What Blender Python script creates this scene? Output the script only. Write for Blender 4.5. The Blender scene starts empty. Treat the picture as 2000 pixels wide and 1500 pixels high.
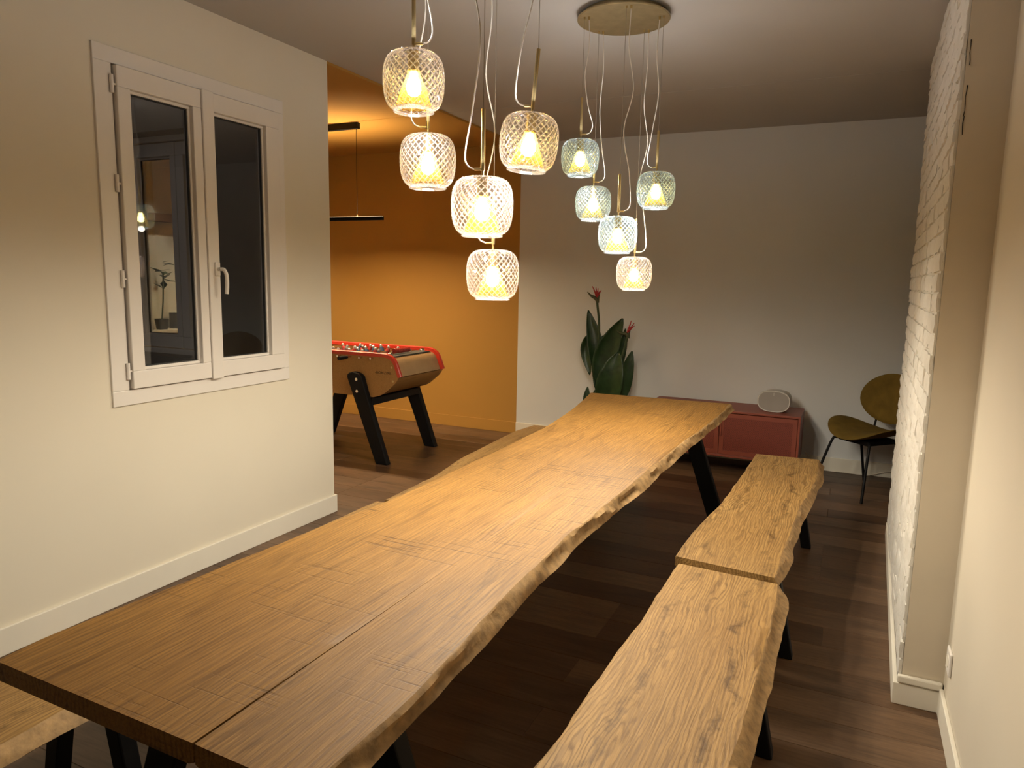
import bpy, bmesh, math, random
from mathutils import Vector, Matrix, Euler, noise

random.seed(7)
scene = bpy.context.scene
col = scene.collection

# ------------------------------------------------------------------ camera
def set_camera():
    yaw, pit, rol = 0.43926973, 0.14495465, 0.01938337
    f_px = 1402.39
    cy, sy, cp, sp = math.cos(yaw), math.sin(yaw), math.cos(pit), math.sin(pit)
    fwd = Vector((-sy * cp, cy * cp, -sp))
    right = Vector((cy, sy, 0))
    up = right.cross(fwd)
    r2 = right * math.cos(rol) + up * math.sin(rol)
    u2 = -right * math.sin(rol) + up * math.cos(rol)
    cam = bpy.data.cameras.new('camera')
    ob = bpy.data.objects.new('camera', cam)
    col.objects.link(ob)
    m = Matrix((r2, u2, -fwd)).transposed().to_4x4()
    m.translation = Vector((0, 0, 1.55))
    ob.matrix_world = m
    cam.sensor_width = 36.0
    cam.lens = f_px * 36.0 / 2000.0
    cam.clip_start = 0.02
    scene.camera = ob
set_camera()

# ------------------------------------------------------------------ world, exposure
w = bpy.data.worlds.new('night_sky'); scene.world = w; w.use_nodes = True
w.node_tree.nodes['Background'].inputs[0].default_value = (0.074, 0.062, 0.056, 1)
w.node_tree.nodes['Background'].inputs[1].default_value = 1.0
vs = scene.view_settings
vs.view_transform = 'Standard'; vs.look = 'None'; vs.gamma = 1.0; vs.use_curve_mapping = False
vs.exposure = 0.53
cy_ = scene.cycles
cy_.max_bounces = 7; cy_.diffuse_bounces = 4; cy_.glossy_bounces = 3; cy_.transmission_bounces = 4; cy_.transparent_max_bounces = 14
cy_.use_light_tree = False; cy_.adaptive_threshold = 0.05; cy_.sample_clamp_indirect = 6.0; cy_.caustics_reflective = False; cy_.caustics_refractive = False
PENDANT_SPOT = 5.15     # watts, the downward throw of one pendant bulb
PENDANT_UP = 0.70       # watts, the weaker light that leaves through the top of the glass
PENDANT_GLOW = 33.0      # emission of the bulb itself
BAR_DOWN = 36.0
BAR_UP = 9.0

# ------------------------------------------------------------------ material helpers
def new_mat(name):
    m = bpy.data.materials.new(name); m.use_nodes = True
    nt = m.node_tree; nt.nodes.clear()
    out = nt.nodes.new('ShaderNodeOutputMaterial')
    return m, nt, out
def N(nt, typ, **kw):
    n = nt.nodes.new(typ)
    for k, v in kw.items():
        if k.startswith('i_'):
            n.inputs[k[2:].replace('_', ' ')].default_value = v
        elif k.startswith('n_'):
            n.inputs[int(k[2:])].default_value = v
        else:
            setattr(n, k, v)
    return n
def L(nt, a, b): nt.links.new(a, b)
def coords(nt, scale=(1, 1, 1), rot=(0, 0, 0), rnd=False):
    tc = N(nt, 'ShaderNodeTexCoord'); mp = N(nt, 'ShaderNodeMapping')
    mp.inputs['Scale'].default_value = scale; mp.inputs['Rotation'].default_value = rot
    L(nt, tc.outputs['Object'], mp.inputs['Vector'])
    if rnd:
        oi = N(nt, 'ShaderNodeObjectInfo'); mu = N(nt, 'ShaderNodeMath', operation='MULTIPLY', n_1=37.0)
        L(nt, oi.outputs['Random'], mu.inputs[0])
        cb = N(nt, 'ShaderNodeCombineXYZ'); L(nt, mu.outputs[0], cb.inputs[0]); L(nt, mu.outputs[0], cb.inputs[1])
        L(nt, cb.outputs[0], mp.inputs['Location'])
    return mp.outputs['Vector']
def ramp(nt, fac, stops, interp='LINEAR'):
    r = N(nt, 'ShaderNodeValToRGB'); r.color_ramp.interpolation = interp
    e = r.color_ramp.elements
    while len(e) < len(stops): e.new(0.5)
    for el, (p, c) in zip(e, stops):
        el.position = p; el.color = (*c, 1) if len(c) == 3 else c
    L(nt, fac, r.inputs[0]); return r.outputs[0]
def mathn(nt, op, a, b=None, clamp=False):
    n = N(nt, 'ShaderNodeMath', operation=op); n.use_clamp = clamp
    for i, v in enumerate((a, b)):
        if v is None: continue
        if isinstance(v, (int, float)): n.inputs[i].default_value = v
        else: L(nt, v, n.inputs[i])
    return n.outputs[0]
def mixc(nt, fac, a, b, blend='MIX'):
    n = N(nt, 'ShaderNodeMix', data_type='RGBA', blend_type=blend)
    for s, v in ((n.inputs[0], fac), (n.inputs[6], a), (n.inputs[7], b)):
        if isinstance(v, (int, float)): s.default_value = v
        elif isinstance(v, tuple): s.default_value = (*v, 1) if len(v) == 3 else v
        else: L(nt, v, s)
    return n.outputs[2]
def noise_tex(nt, vec, scale, detail=4, rough=0.55, dist=0.0):
    n = N(nt, 'ShaderNodeTexNoise'); n.inputs['Scale'].default_value = scale
    n.inputs['Detail'].default_value = detail; n.inputs['Roughness'].default_value = rough
    n.inputs['Distortion'].default_value = dist
    L(nt, vec, n.inputs['Vector']); return n.outputs[0]
def principled(nt, out, color=None, rough=0.5, metal=0.0, height=None, bump=0.3, dist=0.002, spec=0.5):
    b = N(nt, 'ShaderNodeBsdfPrincipled')
    if isinstance(color, tuple): b.inputs['Base Color'].default_value = (*color, 1)
    elif color is not None: L(nt, color, b.inputs['Base Color'])
    if isinstance(rough, (int, float)): b.inputs['Roughness'].default_value = rough
    else: L(nt, rough, b.inputs['Roughness'])
    b.inputs['Metallic'].default_value = metal
    b.inputs['Specular IOR Level'].default_value = spec
    if height is not None:
        bp = N(nt, 'ShaderNodeBump'); bp.inputs['Strength'].default_value = bump; bp.inputs['Distance'].default_value = dist
        L(nt, height, bp.inputs['Height']); L(nt, bp.outputs[0], b.inputs['Normal'])
    L(nt, b.outputs[0], out.inputs[0]); return b
def plain(name, color, rough=0.5, metal=0.0, var=0.06, vscale=6.0, bump=0.0, bscale=60.0, spec=0.5):
    m, nt, out = new_mat(name); v = coords(nt)
    n = noise_tex(nt, v, vscale, 3)
    c = ramp(nt, n, [(0.3, tuple(x * (1 - var) for x in color)), (0.7, tuple(min(1, x * (1 + var)) for x in color))])
    h = noise_tex(nt, v, bscale, 4) if bump else None
    principled(nt, out, c, rough, metal, h, bump, 0.002, spec)
    return m

def oak(name, light, mid, dark, saw=0.0, ring=70.0, stain=0.35, fig=1.0, warp=0.15, grain=1.0, rmix=0.4, streaks=(), pmin=0.12):
    """live oak: cathedral rings, pores, saw marks, stains; grain along local Y"""
    m, nt, out = new_mat(name)
    v = coords(nt)
    vs_ = coords(nt, (1.0, 0.16 / grain, 1.0))
    n1 = noise_tex(nt, vs_, 2.6 * fig, 3, 0.5, 0.5)
    sx = N(nt, 'ShaderNodeSeparateXYZ'); L(nt, v, sx.inputs[0])
    ph = mathn(nt, 'MULTIPLY', mathn(nt, 'ADD', mathn(nt, 'ADD', mathn(nt, 'MULTIPLY', n1, warp), mathn(nt, 'MULTIPLY', noise_tex(nt, coords(nt, (1.0, 0.22, 1.0)), 15.0, 4, 0.6), 0.035)), sx.outputs[0]), 2 * math.pi * ring)
    rings = mathn(nt, 'MULTIPLY', mathn(nt, 'ADD', mathn(nt, 'SINE', ph), 1.0), 0.5)
    patch = ramp(nt, noise_tex(nt, coords(nt, (1.0, 0.30, 1.0)), 6.5, 4, 0.6), [(0.36, (pmin, pmin, pmin)), (0.66, (1, 1, 1))])
    rings_s = mathn(nt, 'MULTIPLY', mathn(nt, 'POWER', rings, 3.0), patch)
    pores = noise_tex(nt, coords(nt, (1.0, 0.035, 1.0)), 190, 4, 0.65)
    pores_s = ramp(nt, pores, [(0.42, (0, 0, 0)), (0.60, (1, 1, 1))])
    big = noise_tex(nt, coords(nt, (1.0, 0.35, 1.0)), 3.0, 5, 0.6)
    base = ramp(nt, big, [(0.25, mid), (0.55, light), (0.8, mid)])
    c1 = mixc(nt, mathn(nt, 'MULTIPLY', rings_s, rmix), base, dark)
    c2 = mixc(nt, mathn(nt, 'MULTIPLY', mathn(nt, 'SUBTRACT', 1.0, pores_s), 0.42), c1, dark)
    fk = ramp(nt, noise_tex(nt, coords(nt, (1.0, 0.055, 1.0)), 52, 3, 0.6), [(0.57, (0, 0, 0)), (0.70, (1, 1, 1))])
    c2 = mixc(nt, mathn(nt, 'MULTIPLY', fk, 0.55), c2, dark)
    st = noise_tex(nt, coords(nt, (1.3, 0.4, 1.0)), 5.5, 5, 0.65, 0.8)
    stm = ramp(nt, st, [(0.60, (0, 0, 0)), (0.74, (1, 1, 1))])
    c3 = mixc(nt, mathn(nt, 'MULTIPLY', stm, stain), c2, tuple(x * 0.55 for x in dark))
    h = mathn(nt, 'MULTIPLY', pores_s, 0.6)
    if saw:
        sv = coords(nt, (0.035, 1.0, 1.0), (0, 0, 0.14))
        s1 = noise_tex(nt, sv, 75, 3, 0.55, 0.0)
        sl = ramp(nt, s1, [(0.57, (0, 0, 0)), (0.68, (1, 1, 1))])
        pm = ramp(nt, noise_tex(nt, v, 3.1, 3), [(0.45, (0, 0, 0)), (0.58, (1, 1, 1))])
        s = mathn(nt, 'MULTIPLY', sl, pm)
        c3 = mixc(nt, mathn(nt, 'MULTIPLY', s, saw), c3, tuple(x * 0.7 for x in dark))
        h = mathn(nt, 'SUBTRACT', h, mathn(nt, 'MULTIPLY', s, 1.2))
    for xs, amt in streaks:
        wv_ = mathn(nt, 'MULTIPLY', mathn(nt, 'SUBTRACT', noise_tex(nt, coords(nt, (0.2, 1, 1)), 4.0, 4, 0.6), 0.5), 0.26)
        dd = mathn(nt, 'ABSOLUTE', mathn(nt, 'SUBTRACT', mathn(nt, 'ADD', sx.outputs[0], wv_), xs))
        near_ = ramp(nt, mathn(nt, 'MULTIPLY', dd, 20.0), [(0.05, (1, 1, 1)), (0.45, (0, 0, 0))])
        brk = ramp(nt, noise_tex(nt, coords(nt, (1, 0.6, 1)), 13.0, 5, 0.7), [(0.46, (0, 0, 0)), (0.60, (1, 1, 1))])
        c3 = mixc(nt, mathn(nt, 'MULTIPLY', mathn(nt, 'MULTIPLY', near_, brk), amt), c3, tuple(x * 0.62 for x in dark))
    principled(nt, out, c3, 0.55, 0, h, 0.35, 0.0022, 0.35)
    return m

def floor_mat():
    m, nt, out = new_mat('floor_oak_brown')
    v = coords(nt, (0.07, 1.0, 1.0), rnd=True)
    v2 = coords(nt, (0.22, 1.0, 1.0), rnd=True)
    n1 = noise_tex(nt, v2, 7.0, 5, 0.6, 0.9)
    n2 = noise_tex(nt, v, 90, 4, 0.6)
    oi = N(nt, 'ShaderNodeObjectInfo')
    base = ramp(nt, oi.outputs['Random'], [(0.0, (0.098, 0.052, 0.027)), (0.35, (0.138, 0.076, 0.040)), (0.7, (0.165, 0.096, 0.054)), (1.0, (0.20, 0.122, 0.072))])
    g = ramp(nt, n1, [(0.30, (0.45, 0.45, 0.45)), (0.55, (1, 1, 1))])
    c = mixc(nt, 0.75, base, g, 'MULTIPLY')
    g2 = ramp(nt, n2, [(0.35, (0.6, 0.6, 0.6)), (0.6, (1.1, 1.1, 1.1))])
    c = mixc(nt, 0.6, c, g2, 'MULTIPLY')
    k = ramp(nt, noise_tex(nt, v2, 3.4, 3, 0.5, 1.2), [(0.70, (0, 0, 0)), (0.76, (1, 1, 1))])
    c = mixc(nt, mathn(nt, 'MULTIPLY', k, 0.6), c, (0.03, 0.016, 0.01))
    principled(nt, out, c, 0.42, 0, n2, 0.12, 0.001, 0.4)
    return m

def brick_paint():
    m, nt, out = new_mat('white_painted_brick')
    v = coords(nt, rnd=True); v2 = coords(nt, (1, 1.0, 0.35), rnd=True)
    n1 = noise_tex(nt, v2, 42, 5, 0.65, 0.6); n2 = noise_tex(nt, v, 8, 4)
    c = ramp(nt, n2, [(0.3, (0.74, 0.71, 0.65)), (0.7, (0.85, 0.82, 0.77))])
    principled(nt, out, c, 0.45, 0, n1, 0.9, 0.010)
    return m

def glass_pane():
    m, nt, out = new_mat('window_glass')
    lw = N(nt, 'ShaderNodeLayerWeight'); lw.inputs[0].default_value = 0.5
    sch = mathn(nt, 'ADD', mathn(nt, 'MULTIPLY', mathn(nt, 'POWER', lw.outputs['Facing'], 5.0), 0.85), 0.10, True)
    t = N(nt, 'ShaderNodeBsdfTransparent'); t.inputs[0].default_value = (0.86, 0.88, 0.88, 1)
    g = N(nt, 'ShaderNodeBsdfGlossy'); g.inputs['Roughness'].default_value = 0.0
    mx = N(nt, 'ShaderNodeMixShader'); L(nt, sch, mx.inputs[0])
    L(nt, t.outputs[0], mx.inputs[1]); L(nt, g.outputs[0], mx.inputs[2]); L(nt, mx.outputs[0], out.inputs[0])
    return m

def cut_glass(name, tint, scat, gloss):
    """pressed glass: mostly clear, mirror glints on every facet and a little scattering in its thickness"""
    m, nt, out = new_mat(name)
    t = N(nt, 'ShaderNodeBsdfTransparent'); t.inputs[0].default_value = (*tuple(0.80 + 0.20 * x for x in tint), 1)
    tl = N(nt, 'ShaderNodeBsdfTranslucent'); tl.inputs[0].default_value = (*tint, 1)
    df = N(nt, 'ShaderNodeBsdfDiffuse'); df.inputs[0].default_value = (*tint, 1)
    g = N(nt, 'ShaderNodeBsdfGlossy'); g.inputs['Roughness'].default_value = 0.10
    lw = N(nt, 'ShaderNodeLayerWeight'); lw.inputs[0].default_value = 0.5
    a = N(nt, 'ShaderNodeMixShader'); a.inputs[0].default_value = 0.35
    L(nt, tl.outputs[0], a.inputs[1]); L(nt, df.outputs[0], a.inputs[2])
    b = N(nt, 'ShaderNodeMixShader'); b.inputs[0].default_value = scat
    L(nt, t.outputs[0], b.inputs[1]); L(nt, a.outputs[0], b.inputs[2])
    c = N(nt, 'ShaderNodeMixShader')
    L(nt, mathn(nt, 'ADD', mathn(nt, 'MULTIPLY', mathn(nt, 'POWER', lw.outputs['Facing'], 2.5), gloss), 0.07, True), c.inputs[0])
    L(nt, b.outputs[0], c.inputs[1]); L(nt, g.outputs[0], c.inputs[2])
    L(nt, c.outputs[0], out.inputs[0])
    return m

def translucent_amber():
    m, nt, out = new_mat('translucent_amber')
    t = N(nt, 'ShaderNodeBsdfTransparent'); t.inputs[0].default_value = (1.0, 0.86, 0.50, 1)
    tl = N(nt, 'ShaderNodeBsdfTranslucent'); tl.inputs[0].default_value = (1.0, 0.72, 0.20, 1)
    a = N(nt, 'ShaderNodeMixShader'); a.inputs[0].default_value = 0.17
    L(nt, t.outputs[0], a.inputs[1]); L(nt, tl.outputs[0], a.inputs[2]); L(nt, a.outputs[0], out.inputs[0])
    return m
def emit(name, color, strength):
    m, nt, out = new_mat(name)
    e = N(nt, 'ShaderNodeEmission'); e.inputs[0].default_value = (*color, 1); e.inputs[1].default_value = strength
    L(nt, e.outputs[0], out.inputs[0]); return m
def perforated():
    m, nt, out = new_mat('perforated_terracotta_metal')
    v = coords(nt, (1, 1, 1))
    s = N(nt, 'ShaderNodeSeparateXYZ'); L(nt, v, s.inputs[0])
    k = 2 * math.pi / 0.0135
    a = mathn(nt, 'SINE', mathn(nt, 'MULTIPLY', s.outputs[0], k)); b = mathn(nt, 'SINE', mathn(nt, 'MULTIPLY', s.outputs[2], k))
    p = mathn(nt, 'MULTIPLY', a, b)
    d = ramp(nt, p, [(0.42, (0, 0, 0)), (0.62, (1, 1, 1))])
    c = mixc(nt, d, (0.235, 0.047, 0.028), (0.025, 0.008, 0.006))
    principled(nt, out, c, 0.5, 0, mathn(nt, 'MULTIPLY', d, -1.0), 0.6, 0.002)
    return m
def leaf_mat():
    m, nt, out = new_mat('dark_green_leaf')
    v = coords(nt)
    n = noise_tex(nt, v, 14, 3)
    c = ramp(nt, n, [(0.3, (0.012, 0.030, 0.009)), (0.7, (0.028, 0.064, 0.018))])
    principled(nt, out, c, 0.38, 0, n, 0.2, 0.003)
    return m

M = {}
M['wall_r'] = plain('cream_wall_paint_dimmed', (0.66, 0.60, 0.50), 0.7, var=0.02, vscale=1.5, spec=0.3)  # same cream as the left wall, darkened to offset light from nearby pendants
M['wall'] = plain('cream_wall_paint', (0.74, 0.685, 0.575), 0.7, var=0.02, vscale=1.5, spec=0.3)
M['back'] = plain('greige_wall_paint', (0.70, 0.715, 0.73), 0.7, var=0.02, vscale=1.5, spec=0.3)
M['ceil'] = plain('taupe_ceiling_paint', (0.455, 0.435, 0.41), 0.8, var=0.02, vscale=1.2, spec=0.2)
M['ochre'] = plain('ochre_wall_paint', (0.46, 0.245, 0.055), 0.7, var=0.03, vscale=1.5, spec=0.3)
M['pier'] = plain('beige_plaster', (0.64, 0.565, 0.45), 0.65, var=0.04, vscale=3, spec=0.3)
M['skirt'] = plain('white_skirting', (0.78, 0.74, 0.65), 0.4, var=0.015)
M['pvc'] = plain('white_pvc', (0.80, 0.76, 0.72), 0.3, var=0.012)
M['seal'] = plain('dark_rubber_seal', (0.03, 0.03, 0.03), 0.6)
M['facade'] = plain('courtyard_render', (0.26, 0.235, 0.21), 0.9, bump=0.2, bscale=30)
M['floor'] = floor_mat()
M['brick'] = brick_paint()
M['mortar'] = plain('white_painted_mortar', (0.66, 0.63, 0.57), 0.6, bump=0.5, bscale=50)
M['glass'] = glass_pane()
M['oak_table'] = oak('oak_table_top', (0.318, 0.164, 0.038), (0.264, 0.130, 0.028), (0.094, 0.041, 0.009), saw=0.85, ring=80, stain=0.55, warp=0.15, grain=1.5, rmix=0.7, fig=1.2)
M['oak_bench'] = oak('oak_bench_top', (0.44, 0.262, 0.090), (0.35, 0.198, 0.064), (0.13, 0.064, 0.018), saw=0.0, ring=85, stain=0.7, fig=2.6, warp=0.15, rmix=0.8, pmin=0.4, streaks=((-0.125, 0.6), (0.095, 0.75)))
M['bark'] = plain('bark_edge_oak', (0.33, 0.20, 0.08), 0.7, var=0.32, vscale=38, bump=0.9, bscale=45)
M['black'] = plain('black_steel', (0.006, 0.006, 0.007), 0.55, var=0.1, spec=0.18)
M['brass'] = plain('brushed_brass', (0.55, 0.42, 0.20), 0.33, 0.9, var=0.08)
M['brass_dark'] = plain('brushed_brass_canopy', (0.42, 0.34, 0.19), 0.42, 0.8, var=0.10, vscale=18)
M['cable'] = plain('clear_cable', (0.72, 0.66, 0.58), 0.35)
M['wire'] = plain('steel_wire', (0.32, 0.28, 0.22), 0.4, 0.6)
M['glass_warm'] = cut_glass('cut_glass_clear', (0.95, 0.92, 1.0), 0.025, 0.42)
M['glass_cool'] = cut_glass('cut_glass_blue_cast', (0.60, 0.78, 1.0), 0.035, 0.42)  # same clear glass, with the blue cast of its light put into colour
M['ridge_warm'] = cut_glass('cut_glass_clear_ridge', (0.95, 0.90, 1.0), 0.30, 0.65)
M['ridge_cool'] = cut_glass('cut_glass_blue_cast_ridge', (0.58, 0.76, 1.0), 0.36, 0.65)  # blue light cast tinted into the clear ridges
M['rim_warm'] = cut_glass('clear_glass_rim', (0.97, 0.92, 0.90), 0.10, 0.5)
M['rim_cool'] = cut_glass('clear_glass_rim_blue_cast', (0.72, 0.86, 1.0), 0.10, 0.5)  # clear rim, blue light cast tinted in
M['amber'] = translucent_amber()
M['bulb_warm'] = emit('bulb_warm', (1.0, 0.94, 0.84), PENDANT_GLOW)
M['bulb_cool_cast'] = emit('bulb_cool_cast', (0.82, 0.93, 1.0), PENDANT_GLOW)  # same bulb, its blue cast put into the emission colour
M['terra'] = plain('terracotta_metal', (0.255, 0.060, 0.035), 0.45, var=0.05)
M['perf'] = perforated()
M['speaker'] = plain('white_speaker_shell', (0.62, 0.60, 0.57), 0.5)
M['grille'] = plain('grey_speaker_grille', (0.33, 0.305, 0.28), 0.75, bump=0.3, bscale=500)
M['velvet'] = plain('olive_velvet', (0.145, 0.092, 0.016), 0.85, var=0.18, vscale=12, bump=0.15, bscale=200, spec=0.2)
M['foos_wood'] = oak('varnished_beech', (0.37, 0.20, 0.066), (0.33, 0.175, 0.055), (0.23, 0.11, 0.032), ring=25, stain=0.1, rmix=0.2)
M['foos_end'] = plain('pale_varnished_beech', (0.40, 0.26, 0.13), 0.4, var=0.08, vscale=10)
M['red'] = plain('red_lacquer', (0.50, 0.034, 0.017), 0.3)
M['chrome'] = plain('chrome', (0.75, 0.75, 0.75), 0.15, 1.0)
M['field'] = plain('brown_linoleum_pitch', (0.26, 0.17, 0.11), 0.6)
M['player_blue'] = plain('blue_painted_player', (0.03, 0.06, 0.13), 0.35)
M['player_red'] = plain('red_painted_player', (0.33, 0.03, 0.025), 0.35)
M['silver'] = plain('silver_paint', (0.55, 0.56, 0.58), 0.3, 0.6)
M['leaf'] = leaf_mat()
M['stem'] = plain('green_stem', (0.035, 0.06, 0.02), 0.5)
M['petal'] = plain('red_petal', (0.48, 0.03, 0.035), 0.45)
M['bract'] = plain('green_purple_bract', (0.07, 0.075, 0.03), 0.45)
M['pot'] = plain('dark_grey_pot', (0.06, 0.058, 0.055), 0.6)
M['soil'] = plain('potting_soil', (0.03, 0.02, 0.013), 0.95, bump=0.8, bscale=120)
M['brown_wood'] = plain('brown_stained_wood', (0.15, 0.075, 0.035), 0.55, var=0.15)
M['white_lacquer'] = plain('pale_lacquer', (0.60, 0.53, 0.42), 0.5)
M['grey_box'] = plain('grey_card', (0.20, 0.19, 0.18), 0.7)
M['led'] = emit('warm_led_strip', (1.0, 0.72, 0.38), 2.0)
M['crack'] = plain('dark_crack', (0.012, 0.010, 0.008), 0.9)

# ------------------------------------------------------------------ geometry helpers
class MB:
    def __init__(s): s.v = []; s.f = []; s.mi = []; s.cur = 0
    def add(s, vs, fs):
        o = len(s.v); s.v += [Vector(p) for p in vs]
        for f in fs: s.f.append([i + o for i in f]); s.mi.append(s.cur)
        return s
    def box(s, a, b):
        x0, y0, z0 = a; x1, y1, z1 = b
        vs = [(x0, y0, z0), (x1, y0, z0), (x1, y1, z0), (x0, y1, z0), (x0, y0, z1), (x1, y0, z1), (x1, y1, z1), (x0, y1, z1)]
        return s.add(vs, [(3, 2, 1, 0), (4, 5, 6, 7), (0, 1, 5, 4), (1, 2, 6, 5), (2, 3, 7, 6), (3, 0, 4, 7)])
    def beam(s, p, q, u, wu, wv):
        p, q = Vector(p), Vector(q); d = (q - p).normalized(); u = Vector(u); u = (u - d * u.dot(d)).normalized(); v = d.cross(u)
        vs = []
        for c in (p, q):
            for a, b in ((-1, -1), (1, -1), (1, 1), (-1, 1)): vs.append(c + u * a * wu / 2 + v * b * wv / 2)
        return s.add(vs, [(3, 2, 1, 0), (4, 5, 6, 7), (0, 1, 5, 4), (1, 2, 6, 5), (2, 3, 7, 6), (3, 0, 4, 7)])
    def tube(s, path, r, seg=8, cap=True):
        path = [Vector(p) for p in path]; n = len(path); vs = []; fs = []
        rr = r if isinstance(r, (list, tuple)) else [r] * n
        ref = Vector((0, 0, 1))
        if abs((path[-1] - path[0]).normalized().z) > 0.9: ref = Vector((1, 0, 0))
        for i, p in enumerate(path):
            t = (path[min(n - 1, i + 1)] - path[max(0, i - 1)]).normalized()
            a = (ref - t * ref.dot(t)).normalized(); b = t.cross(a)
            for k in range(seg):
                th = 2 * math.pi * k / seg; vs.append(p + (a * math.cos(th) + b * math.sin(th)) * rr[i])
        for i in range(n - 1):
            for k in range(seg):
                k2 = (k + 1) % seg; fs.append((i * seg + k, i * seg + k2, (i + 1) * seg + k2, (i + 1) * seg + k))
        if cap: fs.append(tuple(range(seg))[::-1]); fs.append(tuple((n - 1) * seg + k for k in range(seg)))
        return s.add(vs, fs)
    def lathe(s, prof, seg=24, c=(0, 0, 0), cap=(False, False)):
        c = Vector(c); vs = []; fs = []
        for r, z in prof:
            for k in range(seg):
                th = 2 * math.pi * k / seg; vs.append(c + Vector((r * math.cos(th), r * math.sin(th), z)))
        for i in range(len(prof) - 1):
            for k in range(seg):
                k2 = (k + 1) % seg; fs.append((i * seg + k, i * seg + k2, (i + 1) * seg + k2, (i + 1) * seg + k))
        if cap[0]: fs.append(tuple(range(seg))[::-1])
        if cap[1]: fs.append(tuple((len(prof) - 1) * seg + k for k in range(seg)))
        return s.add(vs, fs)
    def prism(s, poly, d):
        n = len(poly); d = Vector(d); poly = [Vector(p) for p in poly]
        return s.add(poly + [p + d for p in poly], [tuple(range(n)), tuple(range(2 * n - 1, n - 1, -1))] + [(i, (i + 1) % n, (i + 1) % n + n, i + n) for i in range(n)])
    def mesh(s, name, mats, smooth=None, off=None, bevel=0, bseg=2):
        me = bpy.data.meshes.new(name)
        o = Vector(off) if off is not None else Vector()
        me.from_pydata([p - o for p in s.v], [], s.f)
        for m in (mats if isinstance(mats, list) else [mats]): me.materials.append(m)
        for p, i in zip(me.polygons, s.mi): p.material_index = i
        bm = bmesh.new(); bm.from_mesh(me)
        bmesh.ops.recalc_face_normals(bm, faces=bm.faces)
        if bevel:
            es = [e for e in bm.edges if len(e.link_faces) == 2 and e.calc_face_angle(0) > 0.6]
            bmesh.ops.bevel(bm, geom=es, offset=bevel, segments=bseg, affect='EDGES', profile=0.5, clamp_overlap=True)
        bm.to_mesh(me); bm.free()
        if smooth is not None:
            for p in me.polygons: p.use_smooth = True
            me.set_sharp_from_angle(angle=math.radians(smooth))
        return me
    def build(s, name, mats, parent=None, smooth=None, off=None, bevel=0, loc=None, bseg=2):
        me = s.mesh(name, mats, smooth, off, bevel, bseg)
        ob = bpy.data.objects.new(name, me); col.objects.link(ob)
        if parent is not None: ob.parent = parent
        if loc is not None: ob.location = loc
        elif off is not None and parent is None: ob.location = off
        return ob

def tag(o, label=None, cat=None, group=None, kind=None):
    for k, v in (('label', label), ('category', cat), ('group', group), ('kind', kind)):
        if v: o[k] = v
    return o
def thing(name, label, cat, loc=(0, 0, 0), rz=0.0, group=None):
    o = bpy.data.objects.new(name, None); o.empty_display_size = 0.1; col.objects.link(o)
    o.location = loc; o.rotation_euler = (0, 0, rz)
    return tag(o, label, cat, group)
def struct(o, label=None): return tag(o, label, None, None, 'structure')
def copy_obj(src, parent=None, loc=None, rot=None):
    c = src.copy(); col.objects.link(c); c.parent = parent
    if loc is not None: c.location = loc
    if rot is not None: c.rotation_euler = rot
    return c
def lerp(a, b, t): return a + (b - a) * t
def interp(pts, t):
    for (a, va), (b, vb) in zip(pts, pts[1:]):
        if t <= b: return lerp(va, vb, max(0, min(1, (t - a) / (b - a))))
    return pts[-1][1]
def catmull(pts, n):
    pts = [Vector(p) for p in pts]; P = [pts[0] * 2 - pts[1]] + pts + [pts[-1] * 2 - pts[-2]]; out = []
    for i in range(1, len(P) - 2):
        for k in range(n):
            t = k / n; a, b, c, d = P[i - 1:i + 3]
            out.append(0.5 * ((2 * b) + (c - a) * t + (2 * a - 5 * b + 4 * c - d) * t * t + (3 * b - a - 3 * c + d) * t ** 3))
    return out + [pts[-1]]

# ------------------------------------------------------------------ the room
H = 2.84
XL, YE, YB = -3.01, 3.67, 6.50        # left wall plane, its far end, back wall plane
XP, XR = 0.262, 0.409                 # brick face, right wall plane
YP0, YP1 = 2.90, 4.94                 # brick pier, near and far end
YR = -2.2                             # rear wall behind the photographer
XA = -6.25                            # end wall of the games alcove
X2 = 2.3                              # far right wall behind the pier

fl = MB().box((XA - .2, YR - .2, -0.16), (X2 + .2, YB + .2, -0.012)).build('floor', M['floor']); struct(fl)
# planks run from left to right, each its own board
PW = 0.192
plank_meshes = {}
def plank_mesh(length):
    k = round(length, 2)
    if k not in plank_meshes:
        c = 0.0016; l = k / 2; wd = PW / 2; t = 0.0; b = -0.012
        vs = [(-l, -wd, b), (l, -wd, b), (l, wd, b), (-l, wd, b), (-l, -wd, t - c), (l, -wd, t - c), (l, wd, t - c), (-l, wd, t - c),
              (-l + c, -wd + c, t), (l - c, -wd + c, t), (l - c, wd - c, t), (-l + c, wd - c, t)]
        fs = [(0, 1, 5, 4), (1, 2, 6, 5), (2, 3, 7, 6), (3, 0, 4, 7), (4, 5, 9, 8), (5, 6, 10, 9), (6, 7, 11, 10), (7, 4, 8, 11), (8, 9, 10, 11)]
        plank_meshes[k] = MB().add(vs, fs).mesh('plank', M['floor'])
    return plank_meshes[k]
rng = random.Random(3)
y = YB - PW / 2 - 0.004
while y > 0.0:
    x0 = (XA if y > YE - .3 else XL) + 0.002
    x1 = X2 if y > YP1 + .1 else 0.40
    x = x0; first = True
    while x < x1 - 0.02:
        ln = rng.choice([0.5, 0.8, 1.1, 1.4]) if first else 1.6
        first = False
        ln = min(ln, x1 - x)
        ob = bpy.data.objects.new('plank', plank_mesh(ln)); col.objects.link(ob); ob.parent = fl
        ob.location = (x + ln / 2, y, 0)
        x += round(ln, 2) + 0.0004
    y -= PW + 0.0004

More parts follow.
